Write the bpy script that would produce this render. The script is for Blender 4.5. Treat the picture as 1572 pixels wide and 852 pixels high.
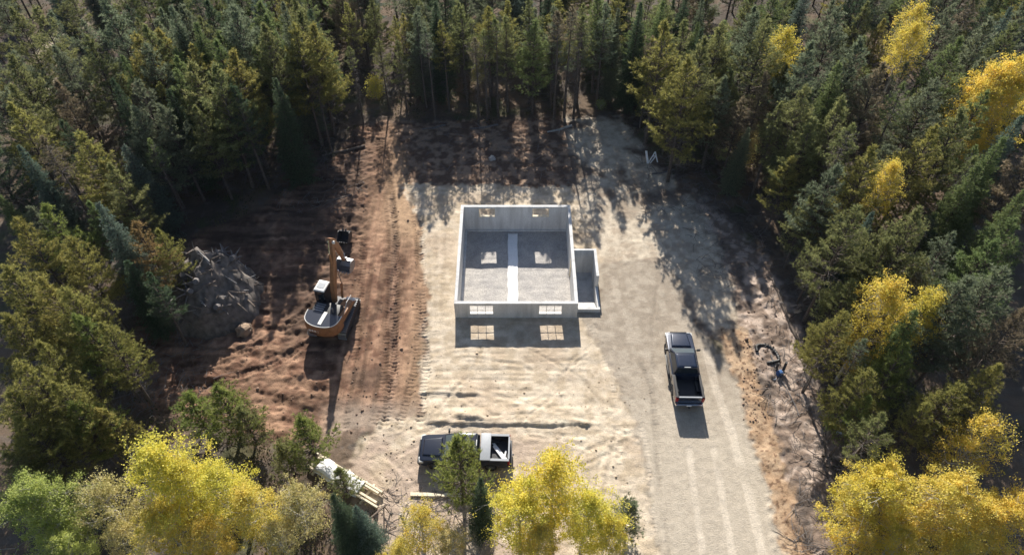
import bpy, bmesh, math, random
import numpy as np
from mathutils import Vector, Matrix
random.seed(7); RNG = np.random.default_rng(11)
R = math.radians
for o in list(bpy.data.objects): bpy.data.objects.remove(o)
scene = bpy.context.scene
COL = scene.collection
# ------------------------------------------------------------------ camera, sky, sun, exposure
CAM_H, PITCH, FPX = 43.0, 48.0, 1100.0          # metres, degrees below the horizon, focal length in photo pixels
cam_d = bpy.data.cameras.new('camera'); cam = bpy.data.objects.new('camera', cam_d); COL.objects.link(cam)
cam_d.sensor_width = 36; cam_d.lens = 36*FPX/1572; cam_d.clip_end = 3000; cam_d.clip_start = .5
cam.location = (0, 0, CAM_H); cam.rotation_euler = (R(90-PITCH), 0, 0)
scene.camera = cam
SUN_EL, SUN_AZ = 31.0, -3.0                     # azimuth measured from +Y towards +X
world = bpy.data.worlds.new('World'); scene.world = world; world.use_nodes = True
nt = world.node_tree; bg = nt.nodes['Background']
sky = nt.nodes.new('ShaderNodeTexSky'); sky.sky_type = 'NISHITA'; sky.sun_disc = False
sky.sun_elevation = R(SUN_EL); sky.sun_rotation = R(SUN_AZ % 360); sky.altitude = 300; sky.dust_density = 1.0
nt.links.new(sky.outputs[0], bg.inputs[0]); bg.inputs[1].default_value = .07
sd = bpy.data.lights.new('sun', 'SUN'); sun = bpy.data.objects.new('sun', sd); COL.objects.link(sun)
sd.energy = 5.0; sd.angle = R(.5); sd.color = (1, .94, .84)
S = Vector((math.sin(R(SUN_AZ))*math.cos(R(SUN_EL)), math.cos(R(SUN_AZ))*math.cos(R(SUN_EL)), math.sin(R(SUN_EL))))
sun.rotation_euler = S.to_track_quat('Z', 'Y').to_euler(); sun.location = (0, 60, 60)
vs = scene.view_settings; vs.view_transform = 'Standard'; vs.look = 'None'; vs.exposure = .88; vs.gamma = 1
scene.render.engine = 'CYCLES'
cy_ = scene.cycles; cy_.max_bounces = 6; cy_.diffuse_bounces = 3; cy_.glossy_bounces = 3; cy_.transmission_bounces = 4; cy_.volume_bounces = 1; cy_.transparent_max_bounces = 4
# ------------------------------------------------------------------ photo pixel -> point on a level plane
TH = R(PITCH)
def G(x, y, z=0.):
    a = (x-786)/FPX; b = -(y-426)/FPX
    d = (a, math.cos(TH)+b*math.sin(TH), -math.sin(TH)+b*math.cos(TH))
    t = (z-CAM_H)/d[2]
    return (d[0]*t, d[1]*t)
def PX(X, Y, Z):
    fy = math.cos(TH)*Y-math.sin(TH)*(Z-CAM_H); up = math.sin(TH)*Y+math.cos(TH)*(Z-CAM_H)
    return (786+FPX*X/fy, 426-FPX*up/fy)
def inpoly(x, y, poly):
    c = False; n = len(poly)
    for i in range(n):
        x1, y1 = poly[i]; x2, y2 = poly[i-1]
        if (y1 > y) != (y2 > y) and x < (x2-x1)*(y-y1)/(y2-y1)+x1: c = not c
    return c
# ------------------------------------------------------------------ tags
def tag(o, label, cat, group=None):
    o['label'] = label; o['category'] = cat
    if group: o['group'] = group
    return o
def thing(name, label, cat, loc=(0,0,0), rz=0., group=None, scale=1.):
    o = bpy.data.objects.new(name, None); o.empty_display_size = .3; COL.objects.link(o)
    o.location = loc; o.rotation_euler = (0,0,rz); o.scale = (scale,)*3
    return tag(o, label, cat, group)
# ------------------------------------------------------------------ mesh builder
class MB:
    def __init__(s): s.v = []; s.f = []
    def add(s, vs_, fs_, M=None):
        n = len(s.v)
        if M is not None: vs_ = [M @ Vector(v) for v in vs_]
        s.v += [tuple(v) for v in vs_]; s.f += [tuple(i+n for i in f) for f in fs_]
        return s
    def box(s, x0, x1, y0, y1, z0, z1, M=None):
        return s.add([(x0,y0,z0),(x1,y0,z0),(x1,y1,z0),(x0,y1,z0),(x0,y0,z1),(x1,y0,z1),(x1,y1,z1),(x0,y1,z1)],
                     [(0,3,2,1),(4,5,6,7),(0,1,5,4),(1,2,6,5),(2,3,7,6),(3,0,4,7)], M)
    def hexa(s, b, t, M=None):      # four bottom and four top corners (ccw seen from above)
        return s.add(list(b)+list(t), [(0,3,2,1),(4,5,6,7),(0,1,5,4),(1,2,6,5),(2,3,7,6),(3,0,4,7)], M)
    def prism(s, prof, y0, y1, M=None):   # profile in x,z swept along y
        n = len(prof)
        v = [(x,y0,z) for x,z in prof]+[(x,y1,z) for x,z in prof]
        f = [tuple(range(n)), tuple(range(2*n-1,n-1,-1))]+[(i,i+n,(i+1)%n+n,(i+1)%n) for i in range(n)]
        return s.add(v, f, M)
    def tube(s, pts, rad, n=8, cap=True, M=None):
        pts = [Vector(p) for p in pts]; k = len(pts)
        if not hasattr(rad, '__len__'): rad = [rad]*k
        v = []; f = []; up = None
        for i, p in enumerate(pts):
            d = (pts[min(i+1,k-1)]-pts[max(i-1,0)]).normalized()
            if up is None: up = d.orthogonal().normalized()
            up = (up-d*up.dot(d)); up = up.normalized() if up.length > 1e-5 else d.orthogonal().normalized()
            w = d.cross(up)
            for j in range(n):
                a = 2*math.pi*j/n; v.append(p+(up*math.cos(a)+w*math.sin(a))*rad[i])
        for i in range(k-1):
            for j in range(n): f.append((i*n+j, i*n+(j+1)%n, (i+1)*n+(j+1)%n, (i+1)*n+j))
        if cap: f += [tuple(range(n-1,-1,-1)), tuple(range((k-1)*n,k*n))]
        return s.add(v, f, M)
    def build(s, name, mat, parent=None, bevel=0., seg=2, smooth=False, loc=None):
        me = bpy.data.meshes.new(name); me.from_pydata(s.v, [], s.f); me.update()
        bm = bmesh.new(); bm.from_mesh(me)
        bmesh.ops.recalc_face_normals(bm, faces=bm.faces)
        if bevel:
            es = [e for e in bm.edges if len(e.link_faces) == 2 and e.calc_face_angle(0) > R(25)]
            bmesh.ops.bevel(bm, geom=es, offset=bevel, segments=seg, profile=.6, affect='EDGES', clamp_overlap=True)
        bm.to_mesh(me); bm.free()
        if smooth: me.shade_smooth()
        elif bevel:
            me.shade_smooth(); me.set_sharp_from_angle(angle=R(38))
        return link(name, me, mat, parent, loc)
def link(name, me, mat, parent=None, loc=None):
    o = bpy.data.objects.new(name, me); COL.objects.link(o)
    if mat is not None:
        me.materials.clear(); me.materials.append(mat)
    if parent: o.parent = parent
    if loc is not None: o.location = loc
    return o
def np_mesh(name, V, T, mat, tint=None, smooth=False):
    V = np.asarray(V, np.float32); T = np.asarray(T, np.int32); k = T.shape[1]
    me = bpy.data.meshes.new(name)
    me.vertices.add(len(V)); me.vertices.foreach_set('co', V.ravel())
    me.loops.add(T.size); me.loops.foreach_set('vertex_index', T.ravel())
    me.polygons.add(len(T)); me.polygons.foreach_set('loop_start', np.arange(0, T.size, k, dtype=np.int32))
    if tint is not None:
        a = me.attributes.new('tint', 'FLOAT', 'POINT'); a.data.foreach_set('value', np.asarray(tint, np.float32))
    me.update(calc_edges=True); me.validate()
    if smooth: me.shade_smooth()
    me.materials.append(mat)
    return me
# ------------------------------------------------------------------ materials
def new_mat(name):
    m = bpy.data.materials.new(name); m.use_nodes = True
    return m, m.node_tree.nodes, m.node_tree.links, m.node_tree.nodes['Principled BSDF']
def ramp(nodes, stops):
    r = nodes.new('ShaderNodeValToRGB'); e = r.color_ramp.elements
    e[0].position = stops[0][0]; e[0].color = (*stops[0][1], 1)
    e[1].position = stops[-1][0]; e[1].color = (*stops[-1][1], 1)
    for p, c in stops[1:-1]: q = e.new(p); q.color = (*c, 1)
    return r
def mat(name, col, rough=.6, metal=0., var=.12, scale=6., bump=0., coat=0., spec=.5):
    m, N, L, b = new_mat(name)
    tc = N.new('ShaderNodeTexCoord'); nz = N.new('ShaderNodeTexNoise'); nz.inputs['Scale'].default_value = scale; nz.inputs['Detail'].default_value = 6
    L.new(tc.outputs['Object'], nz.inputs['Vector'])
    lo = tuple(max(0,c*(1-var)) for c in col); hi = tuple(min(1,c*(1+var)) for c in col)
    r = ramp(N, [(.3, lo), (.7, hi)]); L.new(nz.outputs['Fac'], r.inputs[0]); L.new(r.outputs[0], b.inputs['Base Color'])
    b.inputs['Roughness'].default_value = rough; b.inputs['Metallic'].default_value = metal
    b.inputs['Coat Weight'].default_value = coat; b.inputs['Specular IOR Level'].default_value = spec
    if bump:
        bp = N.new('ShaderNodeBump'); bp.inputs['Strength'].default_value = bump; bp.inputs['Distance'].default_value = .02
        L.new(nz.outputs['Fac'], bp.inputs['Height']); L.new(bp.outputs[0], b.inputs['Normal'])
    return m
def foliage_mat(name, trans=.3, var=.45, rough=.6):
    # colour = object colour (each tree its own) varied leaf clump by leaf clump; thin leaves let light through
    m, N, L, b = new_mat(name)
    oi = N.new('ShaderNodeObjectInfo'); at = N.new('ShaderNodeAttribute'); at.attribute_name = 'tint'
    mr = N.new('ShaderNodeMapRange'); mr.inputs['To Min'].default_value = 1-var; mr.inputs['To Max'].default_value = 1+var
    L.new(at.outputs['Fac'], mr.inputs['Value'])
    hs = N.new('ShaderNodeHueSaturation'); L.new(oi.outputs['Color'], hs.inputs['Color']); L.new(mr.outputs[0], hs.inputs['Value'])
    mh = N.new('ShaderNodeMapRange'); mh.inputs['To Min'].default_value = .515; mh.inputs['To Max'].default_value = .485
    L.new(at.outputs['Fac'], mh.inputs['Value']); L.new(mh.outputs[0], hs.inputs['Hue'])
    L.new(hs.outputs[0], b.inputs['Base Color']); b.inputs['Roughness'].default_value = rough; b.inputs['Specular IOR Level'].default_value = .25
    tr = N.new('ShaderNodeBsdfTranslucent'); L.new(hs.outputs[0], tr.inputs[0])
    mx = N.new('ShaderNodeMixShader'); mx.inputs[0].default_value = trans
    L.new(b.outputs[0], mx.inputs[1]); L.new(tr.outputs[0], mx.inputs[2]); L.new(mx.outputs[0], N['Material Output'].inputs[0])
    return m
M_needle = foliage_mat('pine_needles', .5, .5)
M_leaf = foliage_mat('aspen_leaves', .5, .34)
M_shrub = foliage_mat('undergrowth_leaves', .35, .5)
M_pbark = mat('pine_bark', (.105,.082,.066), .9, var=.5, scale=9, bump=.5)
M_dead = mat('dead_branch_wood', (.155,.14,.135), .9, var=.4, scale=7)
M_abark = mat('pale_bark', (.42,.39,.34), .8, var=.35, scale=5)
M_root = mat('bleached_root_wood', (.33,.31,.295), .9, var=.4, scale=7)
M_log = mat('weathered_log', (.16,.125,.10), .9, var=.4, scale=8, bump=.4)
M_tyre = mat('tyre_rubber', (.022,.022,.024), .85)
M_steel = mat('dull_steel', (.32,.32,.33), .45, .7)
M_dark = mat('dark_steel', (.05,.05,.055), .55, .3)
M_chrome = mat('chrome', (.75,.75,.76), .15, 1., var=.03)
M_blackplastic = mat('black_plastic', (.018,.018,.02), .5)
M_navy = mat('navy_paint', (.018,.026,.050), .26, .25, var=.08, coat=.8)
M_black = mat('black_paint', (.016,.02,.034), .28, .25, var=.08, coat=.8)
M_glass = mat('tinted_glass', (.02,.028,.034), .06, 0., var=.05, spec=.8)
M_wind = mat('windscreen_glass', (.085,.105,.12), .06, 0., var=.05, spec=.8)
M_red = mat('tail_light_red', (.25,.012,.015), .25)
M_lamp = mat('clear_lamp', (.62,.62,.6), .2)
M_orange = mat('orange_paint', (.30,.14,.062), .5, var=.25, scale=4)
M_cream = mat('cream_paint', (.72,.70,.66), .5, var=.06)
M_white = mat('white_paint', (.78,.79,.82), .5, var=.05)
M_pine = mat('sawn_pine', (.72,.63,.47), .75, var=.12, scale=5)
M_wrap = mat('white_wrap', (.80,.80,.80), .4, var=.05, scale=3, bump=.4)
M_blue = mat('blue_paint', (.05,.13,.32), .4, var=.1)
M_tarp = mat('pale_blue_plastic', (.50,.62,.74), .35, var=.15, scale=4)
M_grey = mat('grey_cover', (.30,.32,.35), .5, var=.06)
M_rock = mat('pale_rock', (.42,.39,.36), .9, var=.25, scale=4, bump=.6)
M_clod = mat('dirt_clod', (.20,.135,.098), .95, var=.4, scale=2)
def concrete_mat():
    m, N, L, b = new_mat('concrete')
    tc = N.new('ShaderNodeTexCoord')
    n1 = N.new('ShaderNodeTexNoise'); n1.inputs['Scale'].default_value = .9; n1.inputs['Detail'].default_value = 8
    mp = N.new('ShaderNodeMapping'); mp.inputs['Scale'].default_value = (1.6,1.6,.35)
    L.new(tc.outputs['Object'], mp.inputs[0]); L.new(mp.outputs[0], n1.inputs['Vector'])
    n2 = N.new('ShaderNodeTexNoise'); n2.inputs['Scale'].default_value = 14; L.new(tc.outputs['Object'], n2.inputs['Vector'])
    r = ramp(N, [(.25,(.62,.615,.61)),(.55,(.76,.755,.745)),(.8,(.83,.825,.815))]); L.new(n1.outputs['Fac'], r.inputs[0])
    mx = N.new('ShaderNodeMix'); mx.data_type = 'RGBA'; mx.blend_type = 'MULTIPLY'; mx.inputs[0].default_value = .35
    L.new(r.outputs[0], mx.inputs[6]); L.new(n2.outputs['Fac'], mx.inputs[7]); L.new(mx.outputs[2], b.inputs['Base Color'])
    b.inputs['Roughness'].default_value = .85
    # joints of the form panels, a hand's breadth apart from true, and tie holes
    sx = N.new('ShaderNodeSeparateXYZ'); L.new(tc.outputs['Object'], sx.inputs[0])
    def fn(op, a, b_=None):
        q = N.new('ShaderNodeMath'); q.operation = op
        for i_, v_ in enumerate((a, b_)):
            if v_ is None: continue
            if isinstance(v_, (int, float)): q.inputs[i_].default_value = v_
            else: L.new(v_, q.inputs[i_])
        return q.outputs[0]
    u = fn('DIVIDE', fn('ADD', sx.outputs[0], sx.outputs[1]), .61); fr = fn('FRACT', u)
    seam = fn('LESS_THAN', fr, .035)
    hz_ = fn('FRACT', fn('DIVIDE', fn('ADD', sx.outputs[2], .35), .61)); tie = fn('MULTIPLY', fn('LESS_THAN', fn('ABSOLUTE', fn('SUBTRACT', fr, .5)), .04), fn('LESS_THAN', fn('ABSOLUTE', fn('SUBTRACT', hz_, .5)), .04))
    n3 = N.new('ShaderNodeTexNoise'); n3.inputs['Scale'].default_value = 2.5; n3.inputs['Detail'].default_value = 6
    mp3 = N.new('ShaderNodeMapping'); mp3.inputs['Scale'].default_value = (1,1,.12); L.new(tc.outputs['Object'], mp3.inputs[0]); L.new(mp3.outputs[0], n3.inputs['Vector'])
    stain = N.new('ShaderNodeMapRange'); stain.inputs['From Min'].default_value = .48; stain.inputs['From Max'].default_value = .75; stain.inputs['To Min'].default_value = 0; stain.inputs['To Max'].default_value = .38; L.new(n3.outputs['Fac'], stain.inputs['Value'])
    dark = fn('MINIMUM', fn('ADD', fn('ADD', fn('MULTIPLY', seam, .28), fn('MULTIPLY', tie, .5)), stain.outputs[0]), .6)
    m2 = N.new('ShaderNodeMix'); m2.data_type = 'RGBA'; L.new(dark, m2.inputs[0]); L.new(mx.outputs[2], m2.inputs[6]); m2.inputs[7].default_value = (.26,.245,.225,1); L.new(m2.outputs[2], b.inputs['Base Color'])
    bp = N.new('ShaderNodeBump'); bp.inputs['Strength'].default_value = .35; bp.inputs['Distance'].default_value = .02
    L.new(n2.outputs['Fac'], bp.inputs['Height']); L.new(bp.outputs[0], b.inputs['Normal'])
    return m
M_conc = concrete_mat()
def ground_mat():
    m, N, L, b = new_mat('ground_soil')
    at = N.new('ShaderNodeAttribute'); at.attribute_name = 'soil'
    tc = N.new('ShaderNodeTexCoord')
    n1 = N.new('ShaderNodeTexNoise'); n1.inputs['Scale'].default_value = 2.2; n1.inputs['Detail'].default_value = 10; n1.inputs['Roughness'].default_value = .7
    n2 = N.new('ShaderNodeTexNoise'); n2.inputs['Scale'].default_value = 11; n2.inputs['Detail'].default_value = 6; n2.inputs['Roughness'].default_value = .7
    for n in (n1, n2): L.new(tc.outputs['Object'], n.inputs['Vector'])
    ad = N.new('ShaderNodeMath'); ad.operation = 'ADD'; L.new(n1.outputs['Fac'], ad.inputs[0]); L.new(n2.outputs['Fac'], ad.inputs[1])
    mr = N.new('ShaderNodeMapRange'); mr.inputs['From Min'].default_value = .6; mr.inputs['From Max'].default_value = 1.4
    mr.inputs['To Min'].default_value = .66; mr.inputs['To Max'].default_value = 1.32; L.new(ad.outputs[0], mr.inputs['Value'])
    mx = N.new('ShaderNodeVectorMath'); mx.operation = 'SCALE'; L.new(at.outputs['Color'], mx.inputs[0]); L.new(mr.outputs[0], mx.inputs['Scale'])
    L.new(mx.outputs[0], b.inputs['Base Color']); b.inputs['Roughness'].default_value = .95; b.inputs['Specular IOR Level'].default_value = .15
    bp = N.new('ShaderNodeBump'); bp.inputs['Strength'].default_value = .7; bp.inputs['Distance'].default_value = .07
    L.new(ad.outputs[0], bp.inputs['Height']); L.new(bp.outputs[0], b.inputs['Normal'])
    return m
M_soil = ground_mat()
# ================================================================== GROUND
def vnoise(x, y, seed=0):
    xi = np.floor(x).astype(np.int64); yi = np.floor(y).astype(np.int64); fx = x-xi; fy = y-yi
    fx = fx*fx*(3-2*fx); fy = fy*fy*(3-2*fy)
    def h(a, b):
        n = (a*374761393+b*668265263+seed*974634777) & 0xffffffff
        n = ((n ^ (n >> 13))*1274126177) & 0xffffffff
        return ((n ^ (n >> 16)) & 0xffff)/65535.
    return (h(xi,yi)*(1-fx)+h(xi+1,yi)*fx)*(1-fy)+(h(xi,yi+1)*(1-fx)+h(xi+1,yi+1)*fx)*fy
def fbm(x, y, f=1., o=4, seed=0):
    s = 0; a = .5; t = 0
    for i in range(o):
        s = s+a*vnoise(x*f, y*f, seed+i*17); t += a; a *= .5; f *= 2.03
    return s/t
def sdf(poly, x, y):      # signed distance, positive inside
    d = np.full(x.shape, 1e9); c = np.zeros(x.shape, bool); n = len(poly)
    for i in range(n):
        ax, ay = poly[i-1]; bx, by = poly[i]; ex, ey = bx-ax, by-ay
        t = np.clip(((x-ax)*ex+(y-ay)*ey)/(ex*ex+ey*ey), 0, 1)
        d = np.minimum(d, (x-ax-t*ex)**2+(y-ay-t*ey)**2)
        cr = ((ay > y) != (by > y)) & (x < (bx-ax)*(y-ay)/(by-ay+1e-12)+ax); c ^= cr
    d = np.sqrt(d); return np.where(c, d, -d)
def sst(a, b, x):
    t = np.clip((x-a)/(b-a), 0, 1); return t*t*(3-2*t)
PXW = lambda L: [G(*p) for p in L]
CLEAR_PX = [(548,205),(575,188),(640,190),(700,190),(870,180),(950,182),(985,215),(1020,262),(1075,290),(1120,330),(1150,400),(1200,440),(1235,520),(1262,600),(1275,700),(1262,800),(1280,900),(560,900),(600,800),(470,690),(420,650),(330,620),(250,625),(215,590),(225,540),(262,490),(250,430),(300,370),(400,330),(470,285)]
CLEAR = PXW(CLEAR_PX)
Z_DIRT = PXW([(548,195),(600,185),(625,260),(640,330),(655,360),(660,450),(645,520),(652,600),(640,650),(560,660),(470,690),(330,650),(200,630),(190,540),(250,430),(300,360),(400,320),(480,270)])
Z_SAND = PXW([(618,285),(880,285),(905,350),(925,400),(895,480),(935,560),(985,690),(1015,860),(960,940),(560,940),(540,700),(590,640),(650,640),(650,560),(655,450),(645,340)])
Z_DRIVE = PXW([(905,410),(1010,402),(1040,430),(1075,500),(1120,560),(1150,660),(1205,852),(1218,940),(1028,940),(1015,852),(985,690),(935,560),(893,485),(920,462)])
Z_LANE = PXW([(868,180),(955,182),(1000,250),(1060,300),(1110,380),(1130,480),(1120,540),(1040,430),(1010,402),(905,410),(890,330),(875,280)])
Z_VERGE = PXW([(1105,500),(1145,505),(1165,600),(1200,700),(1245,852),(1262,940),(1216,940),(1195,852),(1150,660),(1120,560)])
Z_DEBRIS = PXW([(1060,285),(1180,400),(1240,520),(1275,640),(1275,800),(1290,940),(1258,940),(1240,840),(1195,690),(1165,600),(1140,500),(1100,400)])
Z_BACK = PXW([(600,190),(880,180),(890,290),(620,290)])
HX0, HX1, HY0, HY1 = -4.36, 4.98, 34.55, 45.50      # foundation, outer faces
WX1, WY0, WY1 = 6.80, 35.10, 40.40                  # stairwell, outer faces
def axis(lo, hi, st, far):
    a = [lo]; d = st
    mid = list(np.arange(lo, hi+1e-6, st))
    out = []; x = lo
    while x > -far: d = min(d*1.25, .6 if x > -85 else 90); x -= d; out.append(x)
    end = []; x = mid[-1]; d = st
    while x < far: d = min(d*1.25, .6 if x < 110 else 90); x += d; end.append(x)
    return np.array(out[::-1]+mid+end)
STEP = .105
gx = axis(-27, 27, STEP, 330); gy = axis(13, 63, STEP, 330)
for arr, vals in ((gx, (HX0, HX1, WX1)), (gy, (HY0, HY1, WY0, WY1))):   # foundation edges fall on grid lines
    for v_ in vals: arr[np.argmin(abs(arr-v_))] = v_
X, Y = np.meshgrid(gx, gy)
wx = X+1.1*(fbm(X, Y, .7, 4, 1)-.5)+.5*(vnoise(X*3.1, Y*3.1, 40)-.5); wy = Y+1.1*(fbm(X, Y, .7, 4, 2)-.5)+.5*(vnoise(X*3.1, Y*3.1, 41)-.5)
def zone(p, soft=.35): return sst(-soft, soft, sdf(p, wx, wy))
w_clear = zone(CLEAR, .6); w_dirt = zone(Z_DIRT, .5); w_sand = zone(Z_SAND, .25); w_drive = zone(Z_DRIVE, .3)
w_lane = zone(Z_LANE, .5); w_verge = zone(Z_VERGE, .3); w_deb = zone(Z_DEBRIS, .6); w_back = zone(Z_BACK, .5)
wide = (abs(X) < 80) & (Y > 0) & (Y < 110)
near = sst(-27, -24, X)*(1-sst(24, 27, X))*sst(13, 15.5, Y)*(1-sst(60, 63, Y))
# ---- relief
Z = np.zeros_like(X)
forest = 1-np.clip(w_dirt+w_sand+w_drive+w_lane+w_verge, 0, 1)
Z += forest*(.38*(fbm(X, Y, .45, 4, 5)-.5)+.22*(fbm(X, Y, 2.3, 3, 6)-.5))
rough_l = w_dirt*sst(-11, -14, X)*1.
an = fbm(X*.6+Y*.15+1.5*fbm(X,Y,.25,2,8), Y*1.35+1.2*fbm(X,Y,.4,2,7), 1., 5, 9)                     # scraped in near-horizontal strokes
Z += rough_l*(.50*(an-.5)+.26*(fbm(X, Y, 3., 3, 10)-.5))
Z += w_dirt*(.20*(fbm(X*2.6, Y*.3, 1., 4, 12)-.5)+.10*(fbm(X, Y, 3.4, 3, 13)-.5))
Z += w_sand*(.035*(fbm(X*.7+Y*.2, Y*2.4+1.2*fbm(X,Y,.35,2,14), 1., 4, 15)-.5)+.05*(fbm(X, Y, 3.2, 3, 16)-.5))
south = w_sand*(1-sst(26.5, 28, Y))
Z += south*(.07*(fbm(X*.8, Y*1.7+1.4*fbm(X,Y,.4,2,17), 1., 4, 18)-.5)+.08*(fbm(X, Y, 3.5, 3, 19)-.5))
Z += w_drive*.03*(fbm(X, Y, 2.5, 3, 21)-.5)
Z += w_lane*.12*(fbm(X, Y, 1.6, 4, 22)-.5)
Z += w_verge*(.28*fbm(X, Y, 1.3, 4, 24)-.04)+w_deb*.34*(fbm(X, Y, 1.5, 4, 25)-.45)
Z += w_back*.34*(fbm(X*.6, Y*1.4, 1.2, 4, 27)-.45)
# low step along the front of the pad and a shorter one behind it
wob = .25*(fbm(X, Y*0, .8, 3, 30)-.5)
def ledge(px0, px1, y0, hgt, back):
    a = G(*px0); b = G(*px1); t = np.clip((X-a[0])/(b[0]-a[0]), 0, 1); yy = a[1]+(b[1]-a[1])*t+wob
    inx = sst(a[0]-.2, a[0]+.3, X)*(1-sst(b[0]-.3, b[0]+.2, X))
    return inx*hgt*sst(-.05, .10, Y-yy)*(1-sst(.2, back, Y-yy))
lg = ledge((652,651), (908,654), 0, .19, 2.6)*(.6+.4*fbm(X, Y, .9, 2, 31)); Z += lg
Z += ledge((645,604), (735,607), 0, .12, 1.6)
Z += ledge((700,643), (742,645), 0, .2, .8)
# wheel and crawler tracks
mark = np.zeros_like(X); pale = np.zeros_like(X)
def track(px, half, depth, cleat=0., period=.28, colour=0., berm=.4, world=False):
    global Z, mark, pale
    P = [Vector((*p, 0)) for p in (px if world else [G(*q) for q in px])]
    best = np.full(X.shape, 1e9); arc = np.zeros_like(X); acc = 0
    bx = [p.x for p in P]; by = [p.y for p in P]
    i0, i1 = np.searchsorted(gx, [min(bx)-1.5, max(bx)+1.5]); j0, j1 = np.searchsorted(gy, [min(by)-1.5, max(by)+1.5])
    sl = (slice(j0, j1), slice(i0, i1)); xs, ys = X[sl], Y[sl]; bs, ar = best[sl], arc[sl]
    for a, b in zip(P[:-1], P[1:]):
        e = b-a; l = e.length; t = np.clip(((xs-a.x)*e.x+(ys-a.y)*e.y)/(l*l), 0, 1)
        d = np.hypot(xs-a.x-t*e.x, ys-a.y-t*e.y); m_ = d < bs; bs[m_] = d[m_]; ar[m_] = (acc+t*l)[m_]; acc += l
    bs = bs+.12*(fbm(xs, ys, 1.2, 2, 33)-.5)
    core = 1-sst(half-.08, half+.06, bs); rim = np.exp(-((bs-half-.12)/.12)**2)
    keep = sst(.25, .5, fbm(xs, ys, .5, 3, 35))
    Z[sl] += keep*(-depth*core+depth*berm*rim)
    if cleat: Z[sl] += keep*core*cleat*np.sign(np.sin(ar*2*math.pi/period))
    mark[sl] = np.maximum(mark[sl], core*keep*(colour < 0)*abs(colour)); pale[sl] = np.maximum(pale[sl], core*keep*(colour > 0)*colour)
for dx in (-2.3, 0, .55, 2.25):
    base = [(572,655),(592,560),(598,470),(600,380),(592,300),(580,215)]
    track([(G(*p)[0]+dx*(.8 if k < 1 else 1), G(*p)[1]) for k, p in enumerate(base)], .27, .08, .035, .30, -.35, world=True)
for dx in (-1.2, 1.1):
    track([(G(*p)[0]+dx, G(*p)[1]) for p in [(620,650),(632,560),(626,470),(628,380),(620,300)]], .3, .07, .04, .30, .25, world=True)
track([(200,585),(300,560),(400,530),(470,478),(520,420),(560,330)], .3, .1, .03, .3, -.3)
track([(210,615),(320,590),(420,560),(490,515)], .3, .1, .03, .3, -.3)
for off in ((0,0), (42,0)):
    track([(905+off[0]*.2,500),(940+off[0]*.5,580),(950+off[0],680),(960+off[0],780),(975+off[0],880)], .2, .05, .02, .28, .2)
track([(985,560),(1000,600),(1006,680),(1015,760),(1030,870)], .13, .035, .015, .28, -.4, .2)
track([(1010,430),(1000,500),(1002,580),(1012,690)], .13, .03, .015, .28, -.3, .2)
track([(1058,690),(1066,760),(1082,870)], .22, .02, 0, 1, .6, .3); track([(1096,690),(1108,760),(1128,870)], .22, .02, 0, 1, .6, .3)
track([(1085,540),(1100,600),(1122,660),(1150,760),(1175,870)], .3, .02, 0, 1, .7, .3)
track([(940,420),(955,480),(1000,560),(1040,640)], .3, .015, 0, 1, .25)
for k in range(7):     # grader strokes across the pad
    y0 = 543+k*14+random.uniform(-3, 3); track([(655+random.uniform(0,50),y0),(780,y0+random.uniform(-3,3)),(900,y0+random.uniform(-4,4))], .13, .02, 0, 1, random.choice((-.3,.3,0)), .7)
for a in ([(690,600),(760,640),(830,612),(890,590)], [(700,590),(780,612),(880,640)], [(860,600),(800,650),(740,700)]):
    track(a, .13, .022, 0, 1, .35, .7)
for a in ([(652,560),(720,548),(800,560),(870,600),(905,640)], [(660,640),(700,600),(720,560),(715,540)], [(900,545),(860,575),(840,620),(845,650)], [(915,500),(930,600),(925,700),(905,800),(900,880)], [(800,880),(820,790),(880,720),(950,690)], [(610,700),(680,668),(790,662),(900,672),(960,700)], [(560,720),(600,760),(640,800)], [(905,690),(860,675),(800,668)]):
    for dxx in (0, 1.6): track([(G(*p)[0]+dxx*.55, G(*p)[1]+dxx*.8) for p in a], .12, .028, .012, .26, random.choice((-.3,.3,-.2)), .6, world=True)
for k in range(4):
    track([(640+k*14,300),(646+k*12,400),(655+k*6,520)], .15, .03, .01, .3, random.choice((-.2,.2)))
foot = ((X > HX0-.6) & (X < WX1+.6) & (Y > HY0-.6) & (Y < HY1+.6))
Z *= np.where(foot, .25, 1.)
Z *= near
# ---- soil colours (dry base colours; the left-back dirt also carries painted shade)
def C(*c): return np.array(c)[None,None,:]
n_a = fbm(X, Y, .35, 5, 50)[...,None]; n_b = fbm(X, Y, 1.7, 4, 51)[...,None]; n_c = vnoise(X*6, Y*6, 52)[...,None]
def mixc(a, b, t): return a*(1-t)+b*t
def s3(a, b, t): return sst(a, b, t)
litter = mixc(C(.085,.068,.056), C(.155,.112,.080), s3(.35,.65,n_a)); litter = mixc(litter, C(.13,.115,.10), s3(.55,.75,n_b)*.7)
litter = mixc(litter, C(.075,.088,.038), s3(.58,.72,fbm(X, Y, .6, 3, 54)[...,None])*.6)
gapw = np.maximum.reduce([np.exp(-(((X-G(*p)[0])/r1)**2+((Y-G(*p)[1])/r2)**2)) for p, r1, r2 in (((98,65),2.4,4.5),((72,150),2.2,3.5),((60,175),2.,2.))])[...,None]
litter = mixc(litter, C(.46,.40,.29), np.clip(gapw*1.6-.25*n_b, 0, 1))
dirt = mixc(C(.145,.080,.054), C(.290,.178,.118), s3(.3,.7,n_b)); dirt = mixc(dirt, C(.105,.070,.052), s3(.58,.75,n_a)*.7)
dirt = mixc(dirt, C(.088,.060,.046), (sst(30.5,34,Y)*(1-sst(-14.5,-11.5,X+1.5*(fbm(X,Y,.4,3,66)-.5)))*sst(.25,.55,fbm(X,Y,.5,3,67)))[...,None]*.8)  # tree shade deepened in the colour of the left-back dirt, broken by noise
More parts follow.
